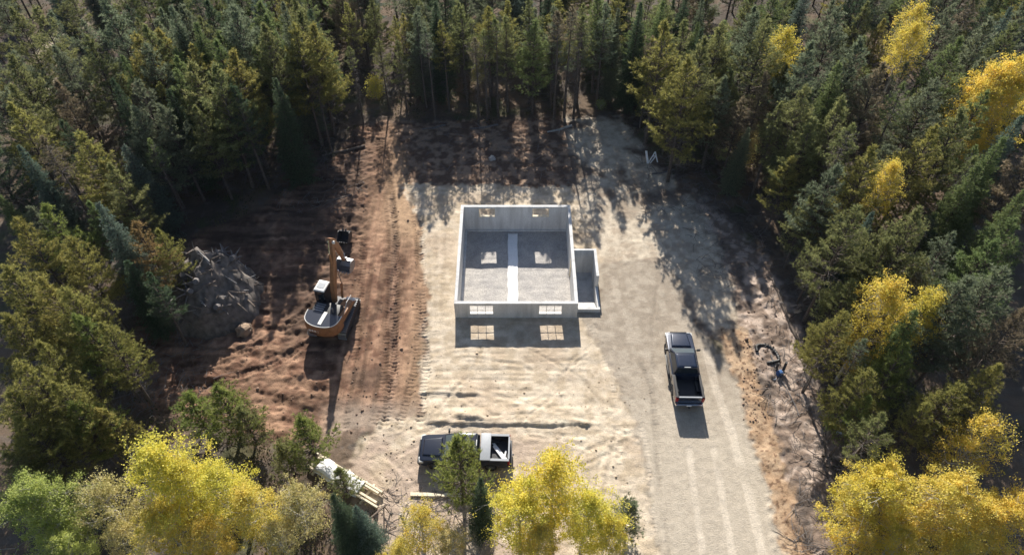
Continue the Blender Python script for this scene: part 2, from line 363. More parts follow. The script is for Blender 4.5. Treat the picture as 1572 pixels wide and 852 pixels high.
strk = fbm(X*3.2+.9*fbm(X,Y,.3,2,60), Y*.16, 1., 4, 61)[...,None]*sst(-14,-11,X)[...,None]+fbm(X*.3+Y*.05, Y*3.0+.8*fbm(X,Y,.3,2,62), 1., 4, 63)[...,None]*(1-sst(-14,-11,X))[...,None]
dirt = dirt*(.66+.62*sst(.3,.7,strk))
orange = np.exp(-((X+8.8)/2.6)**2)*sst(41, 46, Y)
dirt = mixc(dirt, C(.44,.30,.19), (np.clip(orange+.5*np.exp(-((X+6.9)/1.3)**2), 0, .85)[...,None]))
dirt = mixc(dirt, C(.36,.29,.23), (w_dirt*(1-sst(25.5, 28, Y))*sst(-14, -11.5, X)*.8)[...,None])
sand = mixc(C(.46,.375,.275), C(.59,.50,.39), s3(.3,.7,n_b)); sand = sand*(.88+.2*sst(.3,.7,fbm(X*.45+.2*Y, Y*3.4+1.6*fbm(X,Y,.3,2,64), 1., 4, 65)))[...,None]
sand = mixc(sand, C(.42,.325,.24), (s3(.56,.72,n_a)*.5))
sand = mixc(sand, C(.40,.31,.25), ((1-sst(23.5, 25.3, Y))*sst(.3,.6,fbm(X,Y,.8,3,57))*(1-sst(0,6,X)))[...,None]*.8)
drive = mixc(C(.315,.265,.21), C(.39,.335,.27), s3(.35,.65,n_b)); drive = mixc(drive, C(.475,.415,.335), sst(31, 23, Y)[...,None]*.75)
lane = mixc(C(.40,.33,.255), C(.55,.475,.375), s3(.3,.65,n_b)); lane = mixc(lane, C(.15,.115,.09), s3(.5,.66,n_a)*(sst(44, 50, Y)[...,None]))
verge = mixc(C(.34,.225,.14), C(.46,.33,.22), s3(.3,.7,n_b)); verge = mixc(verge, C(.16,.10,.065), s3(.68,.8,n_c))
deb = mixc(C(.22,.165,.13), C(.44,.35,.29), s3(.4,.62,n_b)); deb = mixc(deb, C(.12,.095,.08), s3(.55,.7,n_a))
back = mixc(C(.13,.085,.062), C(.30,.21,.15), s3(.4,.65,n_b))
colr = litter*np.ones_like(X)[...,None]
colr = mixc(colr, mixc(litter*1.2, deb*.8, .5), (w_clear*.7)[...,None])
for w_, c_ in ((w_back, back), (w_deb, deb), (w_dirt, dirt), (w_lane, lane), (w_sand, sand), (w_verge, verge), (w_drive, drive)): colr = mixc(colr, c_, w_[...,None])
colr = colr*(1-.45*mark[...,None]); colr = mixc(colr, np.clip(colr*1.25+.05, 0, .72), np.clip(pale,0,1)[...,None])
# ---- split into sheets that share edges
ny, nx = X.shape
fi, fj = np.meshgrid(np.arange(nx-1), np.arange(ny-1)); cx = .5*(gx[fi]+gx[fi+1]); cy = .5*(gy[fj]+gy[fj+1])
quad = np.stack([fj*nx+fi, fj*nx+fi+1, (fj+1)*nx+fi+1, (fj+1)*nx+fi], -1)
def fz(a): return .25*(a[:-1,:-1]+a[1:,:-1]+a[:-1,1:]+a[1:,1:])
hole = ((cx > HX0) & (cx < HX1) & (cy > HY0) & (cy < HY1)) | ((cx > HX1) & (cx < WX1) & (cy > WY0) & (cy < WY1))
zid = np.zeros(cx.shape, int)
zid[(fz(w_dirt) > .5)] = 1; zid[(fz(w_lane) > .5)] = 3; zid[fz(w_sand) > .5] = 2; zid[(fz(w_verge) > .5) | ((fz(w_deb) > .5) & (zid == 0))] = 4; zid[fz(w_drive) > .5] = 3
zid[hole] = -1
VV = np.stack([X, Y, Z], -1).reshape(-1, 3); CC = colr.reshape(-1, 3)
for k, nm in enumerate(('ground', 'dirt_yard', 'sand_pad', 'gravel_driveway', 'road_verge')):
    q = quad[zid == k]; u, inv = np.unique(q, return_inverse=True)
    me = np_mesh(nm, VV[u], inv.reshape(-1, 4), M_soil, smooth=True)
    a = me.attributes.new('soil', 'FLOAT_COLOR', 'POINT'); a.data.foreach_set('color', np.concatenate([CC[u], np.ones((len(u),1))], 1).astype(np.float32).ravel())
    o = link(nm, me, None); o['kind'] = 'structure'
def gz(x, y):
    i = min(max(int(np.searchsorted(gx, x))-1, 0), nx-2); j = min(max(int(np.searchsorted(gy, y))-1, 0), ny-2)
    a = (x-gx[i])/(gx[i+1]-gx[i]); b = (y-gy[j])/(gy[j+1]-gy[j])
    return float((Z[j,i]*(1-a)+Z[j,i+1]*a)*(1-b)+(Z[j+1,i]*(1-a)+Z[j+1,i+1]*a)*b)
def g3(px, py, z=0.):
    x, y = G(px, py, z); return Vector((x, y, gz(x, y)))
# ================================================================== FOUNDATION
BASE = -1.05; RIM = 1.70; TW = .25
fnd = thing('house_foundation', 'pale poured concrete house foundation with open window holes on the sand pad', 'foundation', (0,0,0))
def wall_x(name, y0, y1, x0, x1, holes, z0, z1):     # wall running along x with window holes (xa, xb, za, zb)
    m = MB(); xs = x0
    for (a, b, c, d) in holes:
        m.box(xs, a, y0, y1, z0, z1); m.box(a, b, y0, y1, z0, c); m.box(a, b, y0, y1, d, z1); xs = b
    m.box(xs, x1, y0, y1, z0, z1)
    bm = m.build(name, M_conc, fnd)
    me = bm.data; q = bmesh.new(); q.from_mesh(me); bmesh.ops.remove_doubles(q, verts=q.verts, dist=1e-4)
    dead = [f for f in q.faces if any(g is not f and len(set(g.verts) & set(f.verts)) == 4 for v in f.verts for g in v.link_faces)]
    bmesh.ops.delete(q, geom=list(set(dead)), context='FACES'); bmesh.ops.recalc_face_normals(q, faces=q.faces); q.to_mesh(me); q.free()
    return bm
FW = [(-3.25,-1.40,.42,1.45), (2.02,3.82,.42,1.45)]; BW = [(-2.85,-1.45,.52,1.52), (1.73,3.18,.52,1.52)]
wall_x('front_wall', HY0, HY0+TW, HX0, HX1, FW, BASE-.3, RIM)
wall_x('back_wall', HY1-TW, HY1, HX0, HX1, BW, BASE-.3, RIM)
MB().box(HX0, HX0+TW, HY0+TW, HY1-TW, BASE-.3, RIM).build('side_wall', M_conc, fnd, bevel=.012, seg=1)
DY0, DY1 = 38.9, 39.85                                # doorway from the basement into the stairwell
m = MB().box(HX1-TW, HX1, HY0+TW, DY0, BASE-.3, RIM).box(HX1-TW, HX1, DY1, HY1-TW, BASE-.3, RIM).box(HX1-TW, HX1, DY0, DY1, 1.02, RIM)
m.build('side_wall', M_conc, fnd)
SY = 37.45                                            # the stairwell wall steps down here
m = MB().box(HX1, WX1, WY1-.2, WY1, BASE-.3, RIM-.1)
m.build('stairwell_back_wall', M_conc, fnd, bevel=.012, seg=1)
MB().prism([(WY0+.2,BASE-.3),(WY1-.2,BASE-.3),(WY1-.2,RIM-.1),(SY,RIM-.1),(SY,.34),(WY0+.2,.34)], -WX1, -WX1+.22, Matrix.Rotation(R(90),4,'Z')).build('stairwell_side_wall', M_conc, fnd)
MB().box(HX1, WX1, WY0, WY0+.2, BASE-.3, .34).build('stairwell_front_wall', M_conc, fnd, bevel=.012, seg=1)
MB().box(HX1, WX1-.22, WY0+.2, WY1-.2, BASE-.3, BASE).build('stairwell_floor', M_conc, fnd)
for k in range(5):
    MB().box(HX1+.05, WX1-.27, WY0+.2+k*.3, WY0+.5+k*.3, BASE-.05, .12-k*.21).build('step', M_conc, fnd, bevel=.01, seg=1)
for (a, b, c, d), y0, y1 in [(w, HY0, HY0+TW) for w in FW]+[(w, HY1-TW, HY1) for w in BW]:
    w = MB(); t = .05
    w.box(a+.003, b-.003, y0+.02, y1-.02, c+.003, c+t).box(a+.003, b-.003, y0+.02, y1-.02, d-t, d-.003)
    w.box(a+.003, a+t, y0+.02, y1-.02, c+t, d-t).box(b-t, b-.003, y0+.02, y1-.02, c+t, d-t)
    fr = w.build('window_frame', M_pine if y0 > 40 else M_cream, fnd)
    if y0 < 40:
        for q in (1/3, 2/3):
            xx = a+(b-a)*q; MB().box(xx-.02, xx+.02, y0+.09, y0+.15, c+t, d-t).build('mullion', M_cream, fr)
        MB().box(a+t, b-t, y0+.10, y0+.14, (c+d)/2-.015, (c+d)/2+.015).build('transom', M_cream, fr)
w = MB().box(HX1-TW-.01, HX1+.01, DY0, DY0+.06, BASE, 1.02).box(HX1-TW-.01, HX1+.01, DY1-.06, DY1, BASE, 1.02).box(HX1-TW-.01, HX1+.01, DY0+.06, DY1-.06, .95, 1.015)
w.build('door_frame', M_pine, fnd)
# footing ledge inside and form-tie marks
MB().box(HX0+TW, HX0+TW+.2, HY0+TW, HY1-TW, BASE-.2, BASE+.14).build('footing', M_conc, fnd, bevel=.02, seg=1)
MB().box(HX0+TW+.2, HX1-TW, HY1-TW-.16, HY1-TW, BASE-.2, BASE+.12).build('footing', M_conc, fnd, bevel=.02, seg=1)
# gravel floor of the basement
def gravel_mat():
    m, N, L, b = new_mat('crushed_gravel')
    tc = N.new('ShaderNodeTexCoord'); v = N.new('ShaderNodeTexVoronoi'); v.inputs['Scale'].default_value = 16; L.new(tc.outputs['Object'], v.inputs['Vector'])
    n = N.new('ShaderNodeTexNoise'); n.inputs['Scale'].default_value = 1.2; n.inputs['Detail'].default_value = 8; L.new(tc.outputs['Object'], n.inputs['Vector'])
    r = ramp(N, [(0,(.33,.31,.295)),(.5,(.45,.425,.40)),(1,(.56,.53,.50))]); L.new(v.outputs['Color'], r.inputs[0])
    r2 = ramp(N, [(.35,(.78,.78,.79)),(.65,(1.,.99,.97))]); L.new(n.outputs['Fac'], r2.inputs[0])
    mx = N.new('ShaderNodeMix'); mx.data_type = 'RGBA'; mx.blend_type = 'MULTIPLY'; mx.inputs[0].default_value = 1; L.new(r.outputs[0], mx.inputs[6]); L.new(r2.outputs[0], mx.inputs[7])
    L.new(mx.outputs[2], b.inputs['Base Color']); b.inputs['Roughness'].default_value = .9
    bp = N.new('ShaderNodeBump'); bp.inputs['Strength'].default_value = .6; bp.inputs['Distance'].default_value = .03; L.new(v.outputs['Distance'], bp.inputs['Height']); L.new(bp.outputs[0], b.inputs['Normal'])
    return m
M_grav = gravel_mat()
a0, a1, b0, b1 = HX0+TW-.05, HX1-TW+.05, HY0+TW-.05, HY1-TW+.05
fx, fy = np.meshgrid(np.linspace(a0, a1, 90), np.linspace(b0, b1, 105)); fzv = BASE+.09*(fbm(fx, fy, 1.1, 4, 70)-.5)+.05*(fbm(fx*.5, fy*3, 1., 3, 71)-.5)
k = np.arange(90*105).reshape(105, 90); T = np.stack([k[:-1,:-1], k[:-1,1:], k[1:,1:], k[1:,:-1]], -1).reshape(-1, 4)
o = link('basement_floor', np_mesh('basement_floor', np.stack([fx, fy, fzv], -1).reshape(-1, 3), T, M_grav, smooth=True), None); o['kind'] = 'structure'
# white sheet laid down the middle of the floor: wrinkled, torn towards the front
nxs, nys = 9, 60; v = []; f = []
for j in range(nys):
    y = 44.75-(44.75-35.6)*j/(nys-1)
    for i in range(nxs):
        t = i/(nxs-1); xx = -.36+.02*math.sin(y*1.7)+.86*t+(.014*math.sin(y*5+i) if i in (0, nxs-1) else 0)+(random.uniform(-.12,.12) if j > nys-3 else 0)
        z = BASE+.065+.022*math.sin(y*3.3+i*1.4)*math.sin(i*.9+y)+.015*random.random()
        v.append((xx, y, z))
f = [(j*nxs+i, j*nxs+i+1, (j+1)*nxs+i+1, (j+1)*nxs+i) for j in range(nys-1) for i in range(nxs-1)]
m = MB(); m.add(v, f); o = m.build('plastic_sheet', M_wrap, smooth=True); so = o.modifiers.new('thick', 'SOLIDIFY'); so.thickness = .012
tag(o, 'long white sheet strip laid down the middle of the gravel basement floor', 'sheet')

# ================================================================== PICKUP TRUCKS (front = +x, origin on the ground under the middle)
def arch(cx, r, n=9, z0=.42):           # wheel-arch points from rear to front
    a0 = math.asin(max(-1, min(1, (z0-.40)/r)))
    return [(cx+r*math.cos(math.pi-a0-(math.pi-2*a0)*i/(n-1)), .40+r*math.sin(math.pi-a0-(math.pi-2*a0)*i/(n-1))) for i in range(n)]
FA, RA = 1.92, -1.72
def make_wheel(root, x, y):
    w = bpy.data.objects.new('wheel', None); COL.objects.link(w); w.parent = root; w.location = (x, y, .40); w.empty_display_size = .1
    s = 1 if y > 0 else -1
    prof = [(.24,.13),(.37,.13),(.40,.09),(.40,-.09),(.37,-.13),(.24,-.13)]; m = MB(); n = 24; vv = []; ff = []
    for i in range(n):
        a = 2*math.pi*i/n
        for r_, yy in prof: vv.append((r_*math.cos(a), yy, r_*math.sin(a)))
    k = len(prof)
    for i in range(n):
        for j in range(k): ff.append((i*k+j, i*k+(j+1)%k, ((i+1)%n)*k+(j+1)%k, ((i+1)%n)*k+j))
    m.add(vv, ff).build('tyre', M_tyre, w, smooth=False)
    m = MB()
    m.tube([(0,s*.02,0),(0,s*.06,0)], .235, 20)
    for i in range(6):
        a = 2*math.pi*i/6; m.box(.03, .235, -.03, .03, -.02, .02, Matrix.Translation((0,s*.08,0)) @ Matrix.Rotation(a,4,'Y'))
    m.tube([(0,s*.06,0),(0,s*.12,0)], .06, 12)
    m.build('rim', M_steel, w)
def make_pickup(label, loc, rz, paint, cover):
    t = thing('pickup_truck', label, 'pickup truck', loc, rz); W = .98
    CR, CF = -.98, 1.32          # cab rear, windscreen base
    # front body: fenders, bonnet, doors' lower half
    prof = [(CR,.42)]+[(FA-.50,.42)]+arch(FA, .47)[1:-1]+[(FA+.50,.42),(2.86,.44),(2.93,.60),(2.93,.98),(2.86,1.12),(2.55,1.19),(CF+.02,1.27),(CF-.35,1.30),(CR,1.30)]
    b = MB().prism(prof, -W, W).build('body', paint, t, bevel=.06, seg=3)
    for v_ in b.data.vertices:            # the nose narrows and the bonnet edges roll down
        if v_.co.x > 2.2: v_.co.y *= 1-.13*((v_.co.x-2.2)/.73)**2
        if v_.co.x > CF and v_.co.z > 1.0 and abs(v_.co.y) > .8: v_.co.z -= .05
    # bonnet: raised centre panel
    MB().hexa([(CF+.12,-.72,1.24),(2.70,-.60,1.12),(2.70,.60,1.12),(CF+.12,.72,1.24)], [(CF+.2,-.62,1.315),(2.62,-.52,1.205),(2.62,.52,1.205),(CF+.2,.62,1.315)]).build('bonnet', paint, t, bevel=.02)
    # cab upper: pillars and roof as one shell, glass set 4 mm proud
    bx = [(CF-.02,1.29),(CR+.03,1.29)]; rt = [(.42,1.90),(-.78,1.90)]; hb, hr = .93, .70
    bot = [(CR+.02,-hb,1.28),(CF,-hb,1.28),(CF,hb,1.28),(CR+.02,hb,1.28)]; top = [(-.80,-hr,1.90),(.40,-hr,1.90),(.40,hr,1.90),(-.80,hr,1.90)]
    cab = MB().hexa(bot, top).build('cab', paint, t, bevel=.05, seg=3)
    MB().hexa([(-.80,-.66,1.895),(.36,-.66,1.895),(.36,.66,1.895),(-.80,.66,1.895)], [(-.72,-.58,1.945),(.26,-.58,1.945),(.26,.58,1.945),(-.72,.58,1.945)]).build('roof', paint, t, bevel=.03)
    for yy in (-.36,-.12,.12,.36): MB().box(-.66, .2, yy-.05, yy+.05, 1.94, 1.957).build('roof_rib', paint, t, bevel=.006, seg=1)
    def pane(name, mt, c, par):      # quad c (4 corners) pushed out along its normal
        c = [Vector(p) for p in c]; n = (c[1]-c[0]).cross(c[3]-c[0]).normalized(); cen = sum(c, Vector())/4
        if n.dot(cen-Vector((.1,0,1.5))) < 0: n = -n
        return MB().hexa([p-n*.02 for p in c], [p+n*.006 for p in c]).build(name, mt, par)
    def lerp(a, b, u): return Vector(a)*(1-u)+Vector(b)*u
    pane('windscreen', M_wind, [lerp(bot[1],top[1],.07)+Vector((0,.09,0)), lerp(bot[2],top[2],.07)-Vector((0,.09,0)), lerp(bot[2],top[2],.90)-Vector((0,.05,0)), lerp(bot[1],top[1],.90)+Vector((0,.05,0))], t)
    pane('rear_window', M_glass, [lerp(bot[0],top[0],.2)+Vector((0,.12,0)), lerp(bot[3],top[3],.2)-Vector((0,.12,0)), lerp(bot[3],top[3],.85)-Vector((0,.07,0)), lerp(bot[0],top[0],.85)+Vector((0,.07,0))], t)
    for s, i0, i1 in ((-1,0,1), (1,3,2)):
        def sp(u, h): return lerp(lerp(bot[i0],bot[i1],u), lerp(top[i0],top[i1],u), h)
        for u0, u1, nm in ((.07,.46,'rear_door'), (.51,.93,'front_door')):
            d = MB().box(-.94+(u0-.07)*2.35+.02, -.94+(u1-.07)*2.35, s*W-.012, s*W+.012, .50, 1.22).build(nm, paint, t, bevel=.008, seg=1)
            hx = -.94+(u0-.07)*2.35+.1; MB().box(hx, hx+.2, s*(W+.012)-.01, s*(W+.012)+.012, 1.08, 1.12).build('door_handle', M_chrome, d, bevel=.004, seg=1)
            pane('side_window', M_glass, [sp(u0,.1), sp(u1,.1), sp(u1-(.06 if u1 > .9 else 0),.86), sp(u0+(.03 if u0 < .1 else 0),.86)], t)
        mi = MB().hexa([(1.0,s*1.02-.0,1.30),(1.14,s*1.02,1.30),(1.14,s*1.26,1.32),(1.0,s*1.26,1.32)], [(1.0,s*1.02,1.50),(1.10,s*1.02,1.50),(1.10,s*1.26,1.50),(1.0,s*1.26,1.50)]).build('mirror', M_blackplastic, t, bevel=.02)
        MB().box(1.03, 1.09, min(s*.9,s*1.03), max(s*.9,s*1.03), 1.33, 1.38).build('mirror_arm', M_blackplastic, mi)
        MB().box(-.9, 1.35, s*1.0-.07, s*1.0+.07, .36, .42).build('side_step', M_blackplastic, t, bevel=.02)
        # lamps
        MB().hexa([(2.70,s*.62-.0,.86),(2.945,s*.62,.86),(2.90,s*.965,.86),(2.60,s*.987,.86)], [(2.66,s*.62,1.06),(2.925,s*.62,1.06),(2.87,s*.965,1.06),(2.58,s*.987,1.06)]).build('headlight', M_lamp, t, bevel=.015)
        MB().box(-2.945, -2.80, min(s*.80,s*.992), max(s*.80,s*.992), .86, 1.30).build('tail_light', M_red, t, bevel=.015)
        # bed side with arch
        bp = [(-2.90,.46),(RA-.50,.42)]+arch(RA, .47)[1:-1]+[(RA+.50,.42),(CR-.05,.42),(CR-.05,1.34),(-2.90,1.36)]
        MB().prism(bp, min(s*.80,s*W), max(s*.80,s*W)).build('bed_side', paint, t, bevel=.03)
        MB().box(-2.90, CR-.06, min(s*.80,s*.965), max(s*.80,s*.965), 1.355, 1.385).build('bed_rail', M_grey if cover else M_blackplastic, t, bevel=.01, seg=1)
        MB().box(-2.2, -1.2, min(s*.58,s*.80), max(s*.58,s*.80), .80, 1.02).build('wheel_well', M_blackplastic, t, bevel=.05)
    MB().box(-2.86, CR-.05, -.80, .80, .72, .80).build('bed_floor', M_blackplastic, t)
    MB().box(CR-.12, CR-.05, -.80, .80, .80, 1.34).build('bed_bulkhead', paint, t)
    tg = MB().box(-2.93, -2.84, -.79, .79, .72, 1.36).build('tailgate', paint, t, bevel=.02)
    MB().box(-2.945, -2.925, -.14, .14, 1.16, 1.23).build('tailgate_handle', M_blackplastic, tg)
    MB().box(-2.93, -2.83, -.78, .78, 1.362, 1.385).build('tailgate_cap', M_grey, tg)
    rb = MB().hexa([(-3.08,-.9,.50),(-2.88,-.97,.50),(-2.88,.97,.50),(-3.08,.9,.50)], [(-3.08,-.9,.68),(-2.88,-.97,.68),(-2.88,.97,.68),(-3.08,.9,.68)]).build('rear_bumper', M_chrome if not cover else M_dark, t, bevel=.03)
    MB().box(-3.09, -3.075, -.17, .17, .52, .64).build('licence_plate', M_white, rb)
    MB().box(-3.2, -2.95, -.05, .05, .42, .48).build('tow_hitch', M_dark, t)
    MB().hexa([(2.86,-.96,.42),(3.04,-.80,.42),(3.04,.80,.42),(2.86,.96,.42)], [(2.86,-.96,.66),(3.04,-.80,.66),(3.04,.80,.66),(2.86,.96,.66)]).build('front_bumper', M_chrome if not cover else M_dark, t, bevel=.03)
    g_ = MB().box(2.90, 2.955, -.60, .60, .70, 1.05).build('grille', M_blackplastic, t, bevel=.01, seg=1)
    for k in range(3): MB().box(2.95, 2.965, -.58, .58, .76+k*.1, .79+k*.1).build('grille_bar', M_chrome, g_)
    MB().box(-.83, -.77, -.22, .22, 1.895, 1.925).build('brake_light', M_lamp, t, bevel=.008, seg=1)
    MB().box(-2.7, 2.7, -.5, .5, .34, .46).build('chassis', M_dark, t)
    m = MB().tube([(CF-.12,-.62,1.345),(CF-.02,-.1,1.335)], .012, 5).tube([(CF-.12,.1,1.345),(CF-.02,.62,1.335)], .012, 5); m.build('wiper', M_blackplastic, t)
    MB().tube([(1.5,.86,1.25),(1.46,.88,1.75)], .006, 5).build('aerial', M_blackplastic, t)
    for x in (FA, RA):
        for y in (-.86, .86): make_wheel(t, x, y)
    if cover:
        c = MB().box(CR-.72, CR-.07, -.97, .97, 1.388, 1.46).build('bed_cover', M_grey, t, bevel=.02)
        MB().box(CR-.715, CR-.705, -.93, .93, 1.40, 1.45).build('cover_edge', M_blackplastic, c)
    return t
pR0 = g3(1060, 611, 1.25); pR1 = g3(1042, 517, 1.0)
dv = Vector((pR1.x-pR0.x, pR1.y-pR0.y, 0)).normalized(); ang = math.atan2(dv.y, dv.x)
cR = Vector((pR0.x, pR0.y, 0))+dv*2.88; cR.z = .0
truck_a = make_pickup('dark navy pickup truck with empty open bed parked on the gravel driveway', cR, ang, M_navy, False)
lF = Vector((*G(642, 690, .9), 0)); lR = Vector((*G(785, 688, 1.36), 0))
cL = Vector(((lF.x+lR.x)/2, (lF.y+lR.y)/2+.05, 0)); dl = lF-lR
truck_b = make_pickup('black pickup truck with grey bed cover and white boards in its bed', cL, math.atan2(dl.y, dl.x), M_black, True)
# boards in the bed of the second truck
Mb = Matrix.Translation(cL) @ Matrix.Rotation(math.atan2(dl.y, dl.x), 4, 'Z')
for i, (x0, y0, x1, y1, w, z, lab) in enumerate([(-1.80,-.62,-2.70,.55,.16,.84,'wide white board lying slantwise in the black pickup bed'), (-1.85,-.35,-2.62,.70,.14,.90,'white board on top of the slantwise pair in the black pickup bed'),
        (-1.82,.66,-2.74,.62,.12,.84,'short white board along the side of the black pickup bed'), (-2.68,-.05,-2.60,.42,.10,.86,'small white offcut across the tail of the black pickup bed')]):
    a = Vector((x0,y0,z)); b = Vector((x1,y1,z)); d = b-a; Mx = Matrix.Translation(a) @ Matrix.Rotation(math.atan2(d.y,d.x),4,'Z')
    tag(MB().box(0, d.length, -w/2, w/2, -.03, .03, Mb @ Mx).build('board', M_white, bevel=.006, seg=1), lab, 'board')

# ================================================================== EXCAVATOR (front = +x)
ex = thing('excavator', 'orange crawler excavator with raised boom and white cab roof on brown dirt', 'excavator', (0,0,0), 0)
pe = G(509, 470, 1.6); EZ = gz(*pe); ex.location = (pe[0], pe[1], EZ); ex.rotation_euler = (0,0,R(90-15))
def stadium(L, r, n=10):
    return [(L/2+r*math.cos(a), r+r*math.sin(a)) for a in [(-90+180*i/n)*math.pi/180 for i in range(n+1)]]+[(-L/2+r*math.cos(a), r+r*math.sin(a)) for a in [(90+180*i/n)*math.pi/180 for i in range(n+1)]]
UC = Matrix.Rotation(R(7), 4, 'Z')          # undercarriage stands a little askew of the house
for s in (-1, 1):
    tr = MB().prism(stadium(2.9, .42), s*1.17-.28, s*1.17+.28, UC).build('track', M_dark, ex)
    m = MB(); pts = stadium(2.9, .42, 8); P = []
    # shoes every 17 cm round the loop
    ring = pts+[pts[0]]; acc = 0; nxt = 0
    for (x0,z0),(x1,z1) in zip(ring[:-1], ring[1:]):
        l = math.hypot(x1-x0, z1-z0)
        while nxt <= acc+l:
            u = (nxt-acc)/l if l else 0; nx_, nz_ = (z1-z0)/l, -(x1-x0)/l
            P.append((x0+(x1-x0)*u, z0+(z1-z0)*u, nx_, nz_)); nxt += .19
        acc += l
    for (x, z, ax, az) in P:
        if z < .06: continue
        Mx = UC @ Matrix.Translation((x, s*1.17, z)) @ Matrix.Rotation(math.atan2(ax, az), 4, 'Y')
        m.box(-.075, .075, -.31, .31, 0, .035, Mx); m.box(-.02, .01, -.31, .31, .03, .07, Mx)
    m.build('track_shoes', M_steel, tr)
    MB().box(-1.3, 1.3, s*1.17-.2, s*1.17+.2, .2, .62, UC).build('track_frame', M_dark, ex)
MB().box(-.75, .75, -1.0, 1.0, .45, .88, UC).build('undercarriage', M_dark, ex, bevel=.05)
MB().tube([(0,0,.86),(0,0,1.08)], .62, 24).build('slewing_ring', M_dark, ex)
MB().hexa([(-1.5,-1.32,1.08),(1.35,-1.32,1.08),(1.35,1.32,1.08),(-1.5,1.32,1.08)], [(-1.5,-1.32,1.26),(1.35,-1.32,1.26),(1.35,1.32,1.26),(-1.5,1.32,1.26)]).build('deck', M_dark, ex, bevel=.03)
# counterweight: curved block round the tail
prof = []; n = 14
for i in range(n+1):
    a = R(118+124*i/n); prof.append((.25+2.75*math.cos(a)*.98 if False else 2.62*math.cos(a)*(1.0)-.02, 1.50*math.sin(a)))
prof = [(-1.05,1.40)]+[(-1.05-1.38*math.sin(math.pi*(i+.5)/(n+1))**.55, 1.40*math.cos(math.pi*(i+.5)/(n+1))) for i in range(n+1)]+[(-1.05,-1.40)]
v = [(x,y,1.02) for x,y in prof]+[(x*1.02,y*1.01,1.62) for x,y in prof]+[(x*.985+.0,y*.97,2.06) for x,y in prof]; k = len(prof)
f = [tuple(range(k-1,-1,-1)), tuple(range(2*k,3*k))]+[(r_*k+i, r_*k+(i+1)%k, (r_+1)*k+(i+1)%k, (r_+1)*k+i) for r_ in range(2) for i in range(k)]
cw = MB().add(v, f).build('counterweight', M_orange, ex, bevel=.05, seg=3)
for i, (yy, w_) in enumerate(((.62,.16),(.40,.14),(.18,.16),(-.03,.12))):
    MB().box(-2.47, -2.435, yy-w_/2, yy+w_/2, 1.50, 1.68).build('decal', M_cream, cw)
MB().box(-2.47, -2.435, .08, .66, 1.22, 1.36).build('vent_panel', M_dark, cw)
v = [(x*.955-.02,y*.93,2.055) for x,y in prof]+[(x*.955-.02,y*.93,2.085) for x,y in prof]
MB().add(v, [tuple(range(k-1,-1,-1)), tuple(range(k,2*k))]+[(i, (i+1)%k, (i+1)%k+k, i+k) for i in range(k)]).build('top_cover', M_black, cw)
# rim strip round the top of the counterweight
MB().tube([(x*.985+.03, y*.955, 2.07) for x, y in prof], .035, 6).build('top_rail', M_cream, cw)
# engine deck, side bodies
MB().hexa([(-1.12,-1.05,1.26),(.10,-1.05,1.26),(.10,1.2,1.26),(-1.12,1.2,1.26)], [(-1.1,-.98,1.98),(.05,-.98,1.98),(.05,1.13,1.98),(-1.1,1.13,1.98)]).build('engine_cover', M_blackplastic, ex, bevel=.06)
MB().box(-2.15, -.95, -.22, .06, 2.086, 2.12).build('deck_plate', M_cream, ex, bevel=.01, seg=1)
MB().hexa([(-1.1,-1.33,1.26),(1.25,-1.33,1.26),(1.25,-.55,1.26),(-1.1,-.55,1.26)], [(-1.1,-1.30,1.78),(.95,-1.30,1.62),(.95,-.58,1.62),(-1.1,-.58,1.92)]).build('side_body', M_orange, ex, bevel=.05)
MB().box(.98, 1.35, -1.30, -.62, 1.26, 1.44).build('front_step', M_cream, ex, bevel=.02)
MB().tube([(-.75,-.55,1.9),(-.75,-.55,2.45),(-.85,-.55,2.55)], .06, 8).build('exhaust', M_steel, ex)
MB().tube([(.9,-1.28,1.6),(.9,-1.28,2.3),(.1,-1.28,2.35),(-.4,-1.28,1.85)], .022, 6).build('handrail', M_cream, ex)
for k_ in range(4): MB().box(-.9+k_*.2, -.8+k_*.2, .25, .95, 1.985, 2.01).build('louvre', M_steel, ex)
# cab on the left
cb = MB().hexa([(.12,.42,1.26),(1.42,.42,1.26),(1.42,1.33,1.26),(.12,1.33,1.26)], [(.20,.46,2.88),(1.22,.46,2.88),(1.22,1.29,2.88),(.20,1.29,2.88)]).build('cab', M_blackplastic, ex, bevel=.05)
MB().hexa([(.14,.42,2.88),(1.28,.42,2.88),(1.28,1.33,2.88),(.14,1.33,2.88)], [(.20,.48,2.98),(1.20,.48,2.98),(1.20,1.27,2.98),(.20,1.27,2.98)]).build('cab_roof', M_cream, ex, bevel=.04)
MB().box(.45, .95, .6, 1.15, 2.98, 3.0).build('roof_hatch', M_grey, ex)
MB().hexa([(1.375,.5,1.75),(1.39,.5,1.75),(1.39,1.25,1.75),(1.375,1.25,1.75)], [(1.235,.52,2.8),(1.255,.52,2.8),(1.255,1.22,2.8),(1.235,1.22,2.8)]).build('front_window', M_glass, cb)
MB().hexa([(.14,.55,1.9),(.16,.55,1.9),(.16,1.2,1.9),(.14,1.2,1.9)], [(.17,.55,2.75),(.2,.55,2.75),(.2,1.2,2.75),(.17,1.2,2.75)]).build('rear_window', M_glass, cb)
MB().hexa([(.3,1.315,1.9),(1.25,1.315,1.9),(1.25,1.345,1.9),(.3,1.345,1.9)], [(.32,1.28,2.75),(1.12,1.28,2.75),(1.12,1.32,2.75),(.32,1.32,2.75)]).build('side_window', M_glass, cb)
